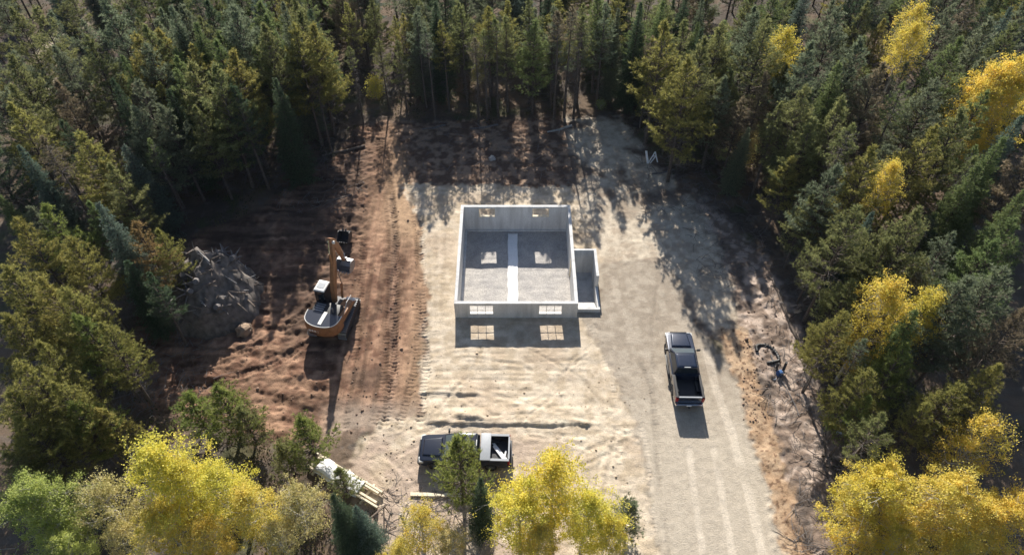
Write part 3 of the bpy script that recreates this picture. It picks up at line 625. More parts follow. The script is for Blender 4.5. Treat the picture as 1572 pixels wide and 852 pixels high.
# boom, stick, bucket: sit on the centre line, right of the cab
def bar(path, hs, w0, w1, y=0.):       # box beam: path of x,z with half depths hs
    m = MB(); k = len(path); v = []; f = []
    for i, (x, z) in enumerate(path):
        x0, z0 = path[max(i-1,0)]; x1, z1 = path[min(i+1,k-1)]; l = math.hypot(x1-x0, z1-z0); nx_, nz_ = -(z1-z0)/l, (x1-x0)/l
        w = w0+(w1-w0)*i/(k-1)
        for sx, sy in ((-1,-1),(1,-1),(1,1),(-1,1)): v.append((x+nx_*hs[i]*sx, y+sy*w, z+nz_*hs[i]*sx))
    for i in range(k-1):
        for j in range(4): f.append((i*4+j, i*4+(j+1)%4, (i+1)*4+(j+1)%4, (i+1)*4+j))
    f += [(3,2,1,0), tuple(range((k-1)*4, k*4))]
    return m.add(v, f)
bpts = [(.55,1.55),(.85,2.75),(1.38,4.05),(1.80,5.2),(2.05,6.5)]
boom = bar(bpts, [.15,.22,.30,.22,.13], .17, .14).build('boom', M_orange, ex, bevel=.03)
MB().tube([(2.05,-.26,6.48),(2.05,.26,6.48)], .12, 12).build('boom_pin', M_cream, boom)
for s in (-1, 1):
    MB().tube([(1.15,s*.34,1.45),(1.50,s*.34,2.75)], .09, 10).build('boom_cylinder', M_orange, ex); MB().tube([(1.5,s*.34,2.75),(1.55,s*.30,4.1)], .05, 8).build('cylinder_rod', M_chrome, ex)
stk = [(1.80,7.0),(2.15,6.5),(2.72,5.0),(3.05,3.6)]
st = bar(stk, [.09,.22,.17,.10], .13, .11).build('stick', M_orange, ex, bevel=.025)
MB().tube([(1.42,0,4.6),(1.45,0,5.8)], .09, 10).build('stick_cylinder', M_orange, ex); MB().tube([(1.45,0,5.8),(1.78,0,6.95)], .05, 8).build('cylinder_rod', M_chrome, ex)
MB().tube([(2.5,0,6.3),(3.0,0,4.9)], .075, 10).build('bucket_cylinder', M_orange, ex); MB().tube([(3.0,0,4.9),(3.2,0,4.2)], .045, 8).build('cylinder_rod', M_chrome, ex)
MB().tube([(3.2,.12,4.2),(2.95,.12,4.05)], .045, 6).tube([(3.2,-.12,4.2),(2.95,-.12,4.05)], .045, 6).tube([(3.2,0,4.2),(3.3,0,3.7)], .05, 6).build('bucket_linkage', M_steel, ex)
def bucket_mesh(w, M=None):     # open scoop: curved sheet with side plates and teeth
    cur = [(.05,.0),(.42,.02),(.62,-.18),(.68,-.48),(.52,-.80),(.18,-.95),(-.22,-.92)]; t_ = .035; m = MB()
    inn = []
    for i, (x, z) in enumerate(cur):
        x0, z0 = cur[max(i-1,0)]; x1, z1 = cur[min(i+1,len(cur)-1)]; l = math.hypot(x1-x0, z1-z0)
        inn.append((x+(z1-z0)/l*t_, z-(x1-x0)/l*t_))
    for i in range(len(cur)-1): m.prism([cur[i], cur[i+1], inn[i+1], inn[i]], -w/2, w/2, M)
    for s in (-1, 1): m.prism([(-.12,-.1)]+cur+[(-.22,-.92)], s*w/2-.02, s*w/2+.02, M)
    for k_ in range(5):
        y = -w/2+w*(k_+.5)/5; m.prism([(-.20,-.95),(-.42,-.91),(-.20,-.87)], y-.05, y+.05, M)
    m.box(-.02, .2, -.16, -.08, -.05, .22, M); m.box(-.02, .2, .08, .16, -.05, .22, M)
    return m
bk = bucket_mesh(1.15, Matrix.Translation((3.05,0,3.55)) @ Matrix.Rotation(R(20),4,'Y')).build('bucket', M_steel, ex)
sb = g3(531, 370); sbm = bucket_mesh(.95).build('spare_bucket', M_dark, loc=None)
sbm.rotation_euler = (Matrix.Rotation(R(80),3,'Z') @ Matrix.Rotation(R(38),3,'Y')).to_euler(); sbm.location = sb+Vector((0,.1,.92))
tag(sbm, 'spare dark toothed digging bucket lying on brown dirt ahead of the excavator', 'bucket')

# ================================================================== LUMBER, TRESTLE, HOSE, PUMP, TARP
def beam(name, p0, p1, w, h, mt, label, cat, zoff=0., bev=.01):
    a = Vector(p0); b = Vector(p1); d = b-a; Mx = Matrix.Translation(a) @ d.to_track_quat('X', 'Z').to_matrix().to_4x4()
    return tag(MB().box(0, d.length, -w/2, w/2, 0, h, Mx).build(name, mt, bevel=bev, seg=1), label, cat)
def bpt(px, py, z): x, y = G(px, py, z); return (x, y, z)
l0 = Vector(bpt(486,694,.36)); l1 = Vector(bpt(588,754,.36)); ld = (l1-l0).normalized(); lp = Vector((-ld.y, ld.x, 0))
if lp.y > 0: lp = -lp
LA = math.atan2(ld.y, ld.x); LL = (l1-l0).length
for k in range(3):      # bearers under the stack
    c = l0+ld*(LL*(.12+.36*k))+lp*.55; g_ = gz(c.x, c.y); Mx = Matrix.Translation((c.x, c.y, g_-.02)) @ Matrix.Rotation(LA,4,'Z')
    tag(MB().box(-.07, .07, -.75, .75, 0, .15, Mx).build('timber_bearer', M_pine, bevel=.008, seg=1), 'short timber bearer under the white wrapped lumber stack', 'timber', 'bearers under the lumber stack')
st0 = l0-lp*.0
def stack_box(name, u0, u1, v0, v1, z0, z1, mt, label, cat, bev=.012):
    zb = gz(*(l0+ld*LL*.5).xy)
    Mx = Matrix.Translation((l0.x, l0.y, zb)) @ Matrix([[ld.x, lp.x, 0, 0],[ld.y, lp.y, 0, 0],[0,0,1,0],[0,0,0,1]])
    return tag(MB().box(u0, u1, v0, v1, z0, z1, Mx).build(name, mt, bevel=bev, seg=1), label, cat)
for i, (u0, u1, v0, w, zz, lab) in enumerate([(0,LL,0,.13,.13,'longest pale timber beam along the lumber stack edge facing the excavator'), (.35,LL-.15,.17,.13,.13,'pale timber beam second from the stack edge facing the excavator'),
        (.1,LL+.35,.95,.13,.13,'pale timber beam along the lumber stack edge facing the woods'), (.25,LL+.1,.72,.15,.13,'pale timber beam second from the stack edge facing the woods')]):
    stack_box('timber_beam', u0, u1, v0, v0+w, zz, zz+.24, M_pine, lab, 'timber')
for i in range(6):
    u0 = .75+(i % 3)*.03; lay = i//2
    stack_box('plank', u0, LL-1.35-.05*i, .33+.19*(i % 2), .51+.19*(i % 2), .13+.08*lay, .205+.08*lay, M_pine, ['bottom','bottom','middle','middle','top','top'][i]+' layer pine plank in the lumber stack, '+('nearer the excavator' if i % 2 == 0 else 'nearer the woods'), 'plank')
# wrinkled white wrap over the stack
nu, nv = 40, 14; vv = []; zb = gz(*(l0+ld*LL*.5).xy)
for i in range(nu):
    for j in range(nv):
        u = .7+(LL-2.0)*i/(nu-1); t = j/(nv-1); w_ = -.05+1.22*t
        z = .40+.045*random.random()+.03*math.sin(u*3+t*5); 
        if t < .08 or t > .92: z -= .22
        p = l0+ld*u+lp*(w_+.04*math.sin(u*4)); vv.append((p.x, p.y, zb+z))
m = MB().add(vv, [(i*nv+j, i*nv+j+1, (i+1)*nv+j+1, (i+1)*nv+j) for i in range(nu-1) for j in range(nv-1)])
o = m.build('plastic_wrap', M_wrap, smooth=True); o.modifiers.new('thick', 'SOLIDIFY').thickness = .01; tag(o, 'wrinkled white plastic wrap draped over the lumber stack', 'plastic wrap')
# sawhorse at the end of the stack
sp_ = Vector((*G(584, 792), 0)); sp_.z = gz(sp_.x, sp_.y)
sh = thing('sawhorse', 'dark brown wooden sawhorse at the end of the lumber stack', 'sawhorse', sp_, LA+R(75))
MB().box(-.6, .6, -.05, .05, .70, .80).build('top_rail', M_log, sh, bevel=.006, seg=1)
for sx in (-1, 1):
    for sy in (-1, 1): MB().tube([(sx*.42,sy*.03,.76),(sx*.52,sy*.32,0)], .04, 4).build('leg', M_log, sh)
    MB().box(sx*.48-.02, sx*.48+.02, -.2, .2, .32, .40).build('brace', M_log, sh)
# long pale timber lying on the ground by the second truck
a = Vector(bpt(630,758,.12)); b = Vector(bpt(780,761,.12)); a.z = gz(a.x,a.y)-.01; b.z = gz(b.x,b.y)-.01
beam('timber_beam', a, b, .24, .14, M_pine, 'long whitish timber lying on the sand alongside the black pickup', 'timber')
# white trestle in the shade
tv = g3(996, 250); trs = thing('trestle', 'white trestle of crossed boards standing in shade at the forest edge', 'trestle', tv, R(-8))
for nm, p0, p1, r_ in (('wide_board',(-.42,.0,1.35),(-.08,-.1,.0),.10),('leg',(-.05,-.05,.0),(.42,.12,1.25),.05),('leg',(.42,.14,1.25),(.80,.05,.12),.055),('brace',(.12,-.12,.06),(.50,-.02,.80),.045),('rail',(.26,.02,.78),(.56,.12,.80),.035)):
    d = Vector(p1)-Vector(p0); Mx = Matrix.Translation(p0) @ d.to_track_quat('X','Y').to_matrix().to_4x4()
    MB().box(0, d.length, -r_, r_, -.03, .03, Mx).build(nm, M_white, trs, bevel=.005, seg=1)
# black hose loop
hp = [(1162,540),(1161,533),(1168,530),(1180,532),(1190,540),(1195,549),(1195,554),(1188,557),(1177,558)]
pts = [g3(*p)+Vector((0,0,.10)) for p in hp]; fine = []
for i in range(len(pts)-1):
    p0, p1, p2, p3 = pts[max(i-1,0)], pts[i], pts[i+1], pts[min(i+2,len(pts)-1)]
    for k in range(6):
        u = k/6; fine.append(.5*((2*p1)+(p2-p0)*u+(2*p0-5*p1+4*p2-p3)*u*u+(3*p1-p0-3*p2+p3)*u**3))
fine.append(pts[-1])
m = MB(); m.tube(fine, [.13*(1 if i % 2 else .86) for i in range(len(fine))], 10); tag(m.build('drain_pipe', M_blackplastic, smooth=False), 'curved black drain pipe lying on pale brush beside the driveway', 'pipe')
pp = g3(1197, 574); pu = thing('water_pump', 'small blue pump with dark upright hoses beside the curved black pipe', 'pump', pp, R(20))
m = MB()
for yy in (-.24, .24): m.tube([(-.34,yy,.0),(-.34,yy,.5),(.34,yy,.5),(.34,yy,.0),(-.34,yy,.0)], .02, 6)
m.build('frame', M_dark, pu)
MB().box(-.26, .16, -.19, .19, .08, .36).build('engine', M_blue, pu, bevel=.04); MB().box(-.2, .1, -.15, .15, .36, .48).build('fuel_tank', M_blue, pu, bevel=.05)
MB().tube([(.16,0,.2),(.32,0,.2)], .13, 14).build('pump_housing', M_steel, pu)
MB().tube([(-.05,.28,.05),(-.12,.36,.45),(-.08,.40,.95)], .085, 8).build('hose', M_blackplastic, pu); MB().tube([(.30,.1,.25),(.42,.2,.6),(.44,.24,1.0)], .10, 8).build('hose', M_blackplastic, pu)
MB().tube([(-.55+.16*math.cos(a),-.1+.16*math.sin(a),.05) for a in np.linspace(0,6.2,15)], .022, 6).build('cable_loop', M_tarp, pu)
# pale blue plastic scrap at the edge of the woods
tp = g3(1293, 655); v = []; nu, nv = 12, 6
for i in range(nu):
    for j in range(nv): v.append((-.9+1.8*i/(nu-1), -.28+.5*j/(nv-1)+.1*math.sin(i), .12+.1*math.sin(i*1.3+j*2)+.12*random.random()))
o = MB().add(v, [(i*nv+j, i*nv+j+1, (i+1)*nv+j+1, (i+1)*nv+j) for i in range(nu-1) for j in range(nv-1)]).build('plastic_scrap', M_tarp, smooth=True)
o.modifiers.new('thick', 'SOLIDIFY').thickness = .01; o.location = tp+Vector((0,0,.05)); o.rotation_euler = (0,0,R(62)); tag(o, 'crumpled pale blue plastic scrap among brush at the wood edge', 'plastic scrap')
# ------------------------------------------------------------------ fallen trunks and logs
def log(name, px0, px1, r0, r1, mt, label, lift=.0, branches=3, cat='log', z1=None):
    a = g3(*px0); b = g3(*px1) if z1 is None else Vector((*G(*px1, z1), z1)); a.z += r0*.7+lift; b.z += r1*.7
    rt = thing(name, label, cat, (a.x, a.y, gz(a.x,a.y))); off = Vector((a.x, a.y, gz(a.x,a.y))); n = 9; pts = []; d = b-a; side = Vector((-d.y, d.x, 0)).normalized()
    for i in range(n):
        t = i/(n-1); pts.append(a+d*t+side*.12*math.sin(t*5+px0[0])*d.length/6+Vector((0,0,.03*math.sin(t*9)))-off)
    MB().tube(pts, [r0+(r1-r0)*i/(n-1) for i in range(n)], 8).build('trunk', mt, rt)
    for k in range(branches):
        i = random.randint(2, n-2); p = pts[i]; s = random.choice((-1,1)); q = p+side*s*random.uniform(.5,1.3)+d.normalized()*random.uniform(.2,.8)+Vector((0,0,random.uniform(.1,.6)))
        MB().tube([p, (p+q)/2+Vector((0,0,.08)), q], [r1*.7, r1*.5, r1*.2], 5).build('branch', mt, rt)
    return rt
log('fallen_trunk', (1232,532), (1180,428), .14, .07, M_pbark, 'long dark fallen trunk on pale ground between driveway and woods', branches=2)
log('fallen_trunk', (1231,528), (1247,498), .12, .07, M_pbark, 'short dark trunk piece meeting the end of the long fallen trunk', branches=1)
log('fallen_trunk', (1262,700), (1272,640), .10, .06, M_pbark, 'thin dark fallen trunk near the pale blue plastic scrap', branches=1)
log('fallen_trunk', (1280,752), (1262,705), .11, .07, M_pbark, 'dark fallen trunk below the yellow aspens at the driveway verge', branches=1)
log('fallen_trunk', (1118,232), (1098,205), .16, .10, M_dead, 'pale dead trunk in dark shade under pines near the white trestle', branches=2)
log('pale_log', (684,194), (648,200), .09, .05, M_dead, 'pale log lying in shade under the trees behind the foundation', branches=0)
log('pale_log', (765,193), (722,198), .10, .06, M_dead, 'bark-stripped pale log at the foot of thin trunks behind the foundation', branches=1)
log('pale_log', (878,194), (840,204), .13, .08, M_rock, 'thick pale log where the sandy lane meets the woods', branches=1)
log('fallen_trunk', (560,225), (495,240), .12, .08, M_log, 'brown log across the dirt at the forest edge beyond the excavator', branches=2)
log('fallen_trunk', (540,300), (485,312), .11, .07, M_log, 'brown log half buried in dirt beyond the excavator boom', branches=1)
log('fallen_trunk', (1035,262), (1000,268), .10, .06, M_dead, 'grey branch lying on the sandy lane beside the white trestle', branches=1)
log('fallen_trunk', (1185,545), (1225,640), .07, .04, M_dead, 'thin grey pole across pale brush near the blue pump', branches=2)
log('dead_birch', (652,856), (614,790), .10, .06, M_abark, 'leaning bare white birch trunk with broken top below the parked black pickup', branches=5, cat='tree', z1=2.6)
log('dead_birch', (640,840), (672,800), .07, .035, M_abark, 'thin bare white birch stem beside the leaning birch trunk', branches=3, cat='tree', z1=2.2)
# pale boulders
def rock(px, py, r, label, flat=.6, mt=None):
    c = g3(px, py); bm = bmesh.new(); bmesh.ops.create_icosphere(bm, subdivisions=3, radius=1)
    sd_ = random.uniform(0, 50)
    for v in bm.verts:
        q = v.co*1.3; n_ = float(fbm(np.array([q.x*1.+sd_]), np.array([q.y+q.z*1.7]), 1.1, 4, 77)[0])
        v.co = v.co*(.45+1.1*n_); v.co.z *= flat; v.co *= r
    me = bpy.data.meshes.new('boulder'); bm.to_mesh(me); bm.free(); o = link('boulder', me, mt or M_rock); o.location = c+Vector((0,0,r*flat*.3)); o.rotation_euler = (0,0,sd_); tag(o, label, 'boulder')
rock(374, 508, .6, 'tan lit boulder at the front of the brush pile', .8, mat('tan_soil', (.26,.185,.13), .95, var=.3, scale=3, bump=.5))
rock(755, 246, .35, 'small pale stone in brush behind the foundation', .7)
# ------------------------------------------------------------------ brush pile: mound of soil with roots, sticks and stumps
pc = g3(332, 462); bp = thing('brush_pile', 'tall grey pile of stumps, roots and soil beside the dirt yard', 'brush pile', (pc.x, pc.y, pc.z))
n = 72; q = np.linspace(-1, 1, n); ux, uy = np.meshgrid(q, q)
rr = np.sqrt(ux**2+uy**2); A_, B_, Hh = 3.6, 4.0, 5.0
rr = rr*(.86+.3*fbm(ux*2+4, uy*2+3, 1., 2, 83))
zz = Hh*np.clip(1-rr**1.8, -.3, 1)*(.45+1.0*fbm(ux*2.2+9, uy*2.2, 1., 3, 80))+1.5*(fbm(ux*4.5, uy*4.5, 1., 4, 81)-.45)*np.clip(1.15-rr, 0, 1)
V = np.stack([ux*A_+.5*(fbm(ux*3, uy*3, 1, 3, 82)-.5), uy*B_, zz-.15], -1)
k = np.arange(n*n).reshape(n, n); T = np.stack([k[:-1,:-1], k[:-1,1:], k[1:,1:], k[1:,:-1]], -1).reshape(-1, 4)
keep = (rr.reshape(-1)[T] < 1.12).all(1)
M_mound = mat('mound_soil', (.14,.12,.106), .95, var=.5, scale=2.2, bump=.8)
link('mound', np_mesh('mound', V.reshape(-1, 3), T[keep], M_mound, smooth=True), None, bp)
def mound_z(x, y):
    i = int(np.clip((x/A_+1)/2*(n-1), 0, n-1)); j = int(np.clip((y/B_+1)/2*(n-1), 0, n-1)); return float(zz[j, i])-.15
for k_ in range(95):
    a = random.uniform(0, 6.28); r_ = random.random()**.5*.92; x, y = A_*r_*math.cos(a), B_*r_*math.sin(a); z = mound_z(x, y)
    d = Vector((random.uniform(-1,1), random.uniform(-1,1), random.uniform(-.2,.5))).normalized(); l = random.uniform(.5, 2.2); p0 = Vector((x,y,z+.05))-d*l*.3; p1 = Vector((x,y,z+.1))+d*l*.5
    ml = (p0+p1)/2+Vector((random.uniform(-.07,.07),random.uniform(-.07,.07),random.uniform(-.05,.08))); rad = random.uniform(.018,.075)
    MB().tube([p0, ml, p1], [rad, rad*.8, rad*.3], 6).build('root_stick', M_root if k_ % 4 == 0 else M_log, bp)
for k_ in range(8):
    a = random.uniform(0, 6.28); r_ = random.uniform(.2,.8); x, y = A_*r_*math.cos(a), B_*r_*math.sin(a); z = mound_z(x, y); m = MB()
    d = Vector((random.uniform(-.6,.6), random.uniform(-.9,.2), .7)).normalized(); c = Vector((x,y,z)); m.tube([c-d*.3, c+d*.5], [.32,.2], 9)
    for s in range(8):
        b_ = s*math.pi/4; e = (d.orthogonal().normalized()*math.cos(b_)+d.cross(d.orthogonal().normalized())*math.sin(b_)); m.tube([c-d*.1, c+e*.5-d*.15, c+e*random.uniform(.7,1.1)-d*random.uniform(-.2,.4)], [.1,.06,.02], 5)
    m.build('stump', M_dead, bp)
# ------------------------------------------------------------------ loose clods and twigs (nobody could count them)
def scatter(name, count, sampler, size, mt, label, cat):
    bm = bmesh.new(); bmesh.ops.create_icosphere(bm, subdivisions=1, radius=1); bv = np.array([v.co[:] for v in bm.verts]); bf = np.array([[v.index for v in f.verts] for f in bm.faces]); bm.free()
    VV_, TT = [], []; c = 0
    while c < count:
        x, y, s = sampler()
        if x is None: continue
        r_ = size*s*random.lognormvariate(0, .45); jit = 1+.35*(RNG.random((len(bv), 1))-.5)
        p = bv*jit*np.array([r_, r_*random.uniform(.6,1.2), r_*.7]); ca, sa = math.cos(c), math.sin(c)
        p = np.stack([p[:,0]*ca-p[:,1]*sa+x, p[:,0]*sa+p[:,1]*ca+y, p[:,2]+gz(x,y)+r_*.25], -1); VV_.append(p); TT.append(bf+c*len(bv)); c += 1
    o = link(name, np_mesh(name, np.concatenate(VV_), np.concatenate(TT), mt), None); o['kind'] = 'stuff'; tag(o, label, cat); return o
def in_px(boxes):
    def s():
        x0, x1, y0, y1 = random.choice(boxes); a, b = G(random.uniform(x0,x1), random.uniform(y0,y1))
        if HX0-.3 < a < WX1+.3 and HY0-.3 < b < HY1+.3: return None, None, None
        return a, b, 1
    return s
scatter('dirt_clods', 900, in_px([(210,560,520,670),(210,560,520,670),(470,640,270,480),(540,640,400,640),(1140,1180,520,650),(1130,1250,420,640)]), .042, M_clod, 'dark loose dirt clods scattered over the brown yard and verge', 'clods')
scatter('sand_lumps', 350, in_px([(640,920,540,660),(560,640,640,760),(880,1000,560,850)]), .035, mat('sand_lump', (.42,.33,.24), .95, var=.3), 'small pale sand lumps on the pad and tracks', 'lumps')
def twigs(name, count, boxes, mt, label, lmax=1.3, rmax=.022):
    m = MB(); k = 0
    while k < count:
        x0, x1, y0, y1 = random.choice(boxes); a, b = G(random.uniform(x0,x1), random.uniform(y0,y1))
        if HX0-1 < a < WX1+1 and HY0-1 < b < HY1+1: continue
        l = random.uniform(.3, lmax); t_ = random.uniform(0, 6.28); e = Vector((math.cos(t_), math.sin(t_), 0)); p = Vector((a, b, gz(a,b)+.03)); q = p+e*l; q.z = gz(q.x,q.y)+random.uniform(.02,.35)
        ml = (p+q)/2+Vector((random.uniform(-.1,.1), random.uniform(-.1,.1), random.uniform(.02,.15))); r_ = random.uniform(.008, rmax)
        m.tube([p, ml, q], [r_, r_*.8, r_*.4], 3, cap=False)
        if random.random() < .6: m.tube([ml, ml+Vector((random.uniform(-.4,.4), random.uniform(-.4,.4), random.uniform(0,.3)))], [r_*.6, r_*.2], 3, cap=False)
        k += 1
    o = m.build(name, mt); o['kind'] = 'stuff'; tag(o, label, 'twigs')
twigs('fallen_twigs', 2300, [(1175,1275,420,640),(1215,1290,560,850),(1060,1180,280,440),(600,900,185,285),(980,1100,230,330),(220,330,420,620),(420,560,200,330),(590,760,740,860),(130,240,540,640)], M_dead, 'grey twigs and slash strewn along the forest edges', 1.5, .028)
# ================================================================== TREES
def wood_mesh(name, segs, mt, n=5):         # segs: (p0, p1, r0, r1)
    S_ = np.array([(*a, *b, r0, r1) for a, b, r0, r1 in segs], float); p0, p1 = S_[:,:3], S_[:,3:6]; d = p1-p0; d /= np.linalg.norm(d, axis=1, keepdims=True)+1e-9
    ref = np.where(abs(d[:,2:]) < .9, np.array([[0,0,1.]]), np.array([[1.,0,0]])); u = np.cross(d, ref); u /= np.linalg.norm(u, axis=1, keepdims=True); w = np.cross(d, u)
    ring = []
    for P_, r_ in ((p0, S_[:,6]), (p1, S_[:,7])):
        for j in range(n):
            a = 2*math.pi*j/n; ring.append(P_+(u*math.cos(a)+w*math.sin(a))*r_[:,None])
    V = np.stack(ring, 1).reshape(-1, 3); b = np.arange(len(S_))[:,None]*2*n
    T = np.concatenate([np.concatenate([b+j, b+(j+1)%n, b+n+(j+1)%n, b+n+j], 1) for j in range(n)], 0)
    return np_mesh(name, V, T, mt, smooth=True)
def unit(v): return v/(np.linalg.norm(v, axis=-1, keepdims=True)+1e-9)
def tuft_mesh(name, P_, D_, k, length, width, spread, mt, rng):
    # each tuft is k needle bundles: long thin triangles fanning out round the twig direction
    N_ = len(P_); rd = unit(rng.normal(size=(N_, k, 3))); ax = unit(D_[:,None,:]*(1-spread)+rd*spread); L_ = length*rng.uniform(.65, 1.25, (N_, k, 1))
    sd_ = unit(np.cross(ax, unit(rng.normal(size=(N_, k, 3)))))*width*.5
    base = P_[:,None,:]-ax*L_*.12
    V = np.stack([base-sd_, base+sd_, base+ax*L_], 2).reshape(-1, 3); T = np.arange(N_*k*3).reshape(-1, 3)
    tint = np.repeat(np.clip(rng.normal(.5, .22, N_), 0, 1), k*3)
    return np_mesh(name, V, T, mt, tint)
def leaf_mesh(name, P_, size, mt, rng, clump):
    N_ = len(P_); n = unit(rng.normal(size=(N_, 3))+np.array([0,0,.4])); a = unit(np.cross(n, rng.normal(size=(N_, 3)))); b = np.cross(n, a); s = size*rng.uniform(.6, 1.25, (N_, 1))
    V = np.stack([P_-a*s*.5, P_-b*s*.42+a*s*.05, P_+a*s*.55, P_+b*s*.42+a*s*.05], 1).reshape(-1, 3); T = np.arange(N_*4).reshape(-1, 4)
    return np_mesh(name, V, T, mt, np.repeat(np.clip(clump+rng.normal(0, .15, N_), 0, 1), 4))
PROTO = {}
def trunk_path(h, r, lean, rng, n=9):
    ph = rng.uniform(0, 6.28, 2); pts = []
    for i in range(n):
        t = i/(n-1); pts.append(np.array([lean[0]*t*h+.12*math.sin(t*4+ph[0])*t, lean[1]*t*h+.12*math.sin(t*5+ph[1])*t, -.3+t*(h+.3)]))
    segs = [(pts[i], pts[i+1], r*(1-.93*i/(n-1)), r*(1-.93*(i+1)/(n-1))) for i in range(n-1)]
    def at(z):
        t = np.clip((z+.3)/(h+.3), 0, 1)*(n-1); i = min(int(t), n-2); return pts[i]*(1-t+i)+pts[i+1]*(t-i)
    return segs, at
def make_pine(key, h, cr, cb, seed, dens=1., brown=0.):
    rng = np.random.default_rng(seed); segs, at = trunk_path(h, .10+.006*h, rng.normal(0, .012, 2), rng); limb = []; dead = []; TP, TD = [], []
    z = h*cb
    while z < h-.25:
        t = (z-h*cb)/(h*(1-cb)); lob = cr*(min(1, .5+2.2*t)*(1-t)**.92*1.18)+.09
        for a in rng.uniform(0, 6.28)+np.arange(5)*2*math.pi/5+rng.normal(0, .25, 5):
            if rng.random() < .16: continue
            L_ = lob*rng.uniform(.5, 1.36); el = R(8+50*t+rng.normal(0, 9)); d = np.array([math.cos(a)*math.cos(el), math.sin(a)*math.cos(el), math.sin(el)])
            p0 = at(z+rng.uniform(-.12,.12)); p1 = p0+d*L_*.55; p2 = p1+unit(d+np.array([0,0,.35]))*L_*.5
            limb += [(p0, p1, .028+.012*L_, .02), (p1, p2, .02, .008)]
            lat = unit(np.cross(d, np.array([0,0,1.]))); ns = max(2, int(2.6*L_))
            twigs_ = [(p1+(p2-p1)*.3, p2, L_*.35)]
            for q in range(ns*2):
                u = .35+.6*(q//2+.5)/ns; b0 = p0+(p1-p0)*u/.55 if u < .55 else p1+(p2-p1)*(u-.55)/.45; sg = 1 if q % 2 else -1
                tl = L_*(.50-.28*u)*rng.uniform(.7, 1.3); td = unit(d*.75+lat*sg*rng.uniform(.6,1.1)+np.array([0,0,rng.uniform(.05,.5)])); b1 = b0+td*tl; limb.append((b0, b1, .011, .005)); twigs_.append((b0, b1, tl))
            for b0, b1, tl in twigs_:
                nt_ = max(2, int(tl*7.5*dens)); dd = unit(b1-b0)
                for u in rng.uniform(.25, 1.08, nt_):
                    TP.append(b0+(b1-b0)*u+rng.normal(0, .045, 3)); TD.append(dd+np.array([0,0,.35]))
        z += rng.uniform(.30, .46)*(h/12)**.4
    for u in np.linspace(0, 1, 8): TP.append(at(h-.5*u)); TD.append(np.array([0,0,1.])+rng.normal(0,.3,3))
    z = h*.12
    while z < h*(cb+.22):
        for q in range(3):
            a = rng.uniform(0, 6.28); L_ = rng.uniform(.4, 1.)*cr*(.35+.55*min(1, z/(h*cb))); d = np.array([math.cos(a), math.sin(a), rng.uniform(-.35,.25)]); p0 = at(z); p1 = p0+d*L_*.5; p2 = p1+(d+rng.normal(0,.25,3))*L_*.5
            dead += [(p0, p1, .016, .011), (p1, p2, .011, .004)]
            for w in range(4): dead.append((p0+(p2-p0)*rng.uniform(.3,.9), p0+(p2-p0)*rng.uniform(.6,1.)+rng.normal(0,.24,3), .007, .003))
        z += rng.uniform(.22, .4)
    TP, TD = np.array(TP), unit(np.array(TD))
    PROTO[key] = dict(h=h, name='pine_tree' if key[0] != 'T' else 'bare_stemmed_pine', cat='pine tree' if key[0] != 'T' else 'bare pine', parts=[('trunk', wood_mesh('pine_trunk', segs, M_pbark, 7)), ('limbs', wood_mesh('pine_limbs', limb, M_pbark, 3)), ('dead_branches', wood_mesh('pine_dead_branches', dead, M_dead, 3)), ('crown', tuft_mesh('pine_crown', TP, TD, 6, .26, .046, .50, M_needle, rng))])
def make_spruce(key, h, cr, seed):
    rng = np.random.default_rng(seed); segs, at = trunk_path(h, .08+.008*h, rng.normal(0, .006, 2), rng); limb = []; TP, TD = [], []; z = h*.07
    while z < h-.12:
        t = z/h; lob = cr*(1-t)**.86*(.72+.28*min(1, t*5))+.07
        nb = 8 if t < .8 else 5
        for a in rng.uniform(0, 6.28)+np.arange(nb)*2*math.pi/nb+rng.normal(0, .2, nb):
            L_ = lob*rng.uniform(.72, 1.15); el = R(-22+48*t+rng.normal(0, 6)); d = np.array([math.cos(a)*math.cos(el), math.sin(a)*math.cos(el), math.sin(el)]); p0 = at(z+rng.uniform(-.08,.08)); p2 = p0+d*L_+np.array([0,0,.10*L_])
            limb.append((p0, p2, .012+.008*L_, .004)); lat = unit(np.cross(d, np.array([0,0,1.])))
            nt_ = max(3, int(L_*9))
            for u in np.linspace(.18, 1.02, nt_):
                c = p0+(p2-p0)*u; TP.append(c+rng.normal(0,.03,3)); TD.append(d)
                sl_ = L_*.34*(1-u*.75)
                for sg in (-1, 1):
                    for q in range(1, 1+max(1, int(sl_/.11))):
                        TP.append(c+(lat*sg*.8+d*.6)*sl_*q/max(1, int(sl_/.11))+np.array([0,0,-.03*q])+rng.normal(0,.025,3)); TD.append(lat*sg*.7+d*.7)
        z += (.20+.12*(1-t))*(h/11)**.5
    TP, TD = np.array(TP), unit(np.array(TD))
    PROTO[key] = dict(h=h, name='spruce_tree', cat='spruce tree', parts=[('trunk', wood_mesh('spruce_trunk', segs, M_pbark, 7)), ('limbs', wood_mesh('spruce_limbs', limb, M_pbark, 3)), ('crown', tuft_mesh('spruce_crown', TP, TD, 4, .17, .045, .55, M_needle, rng))])
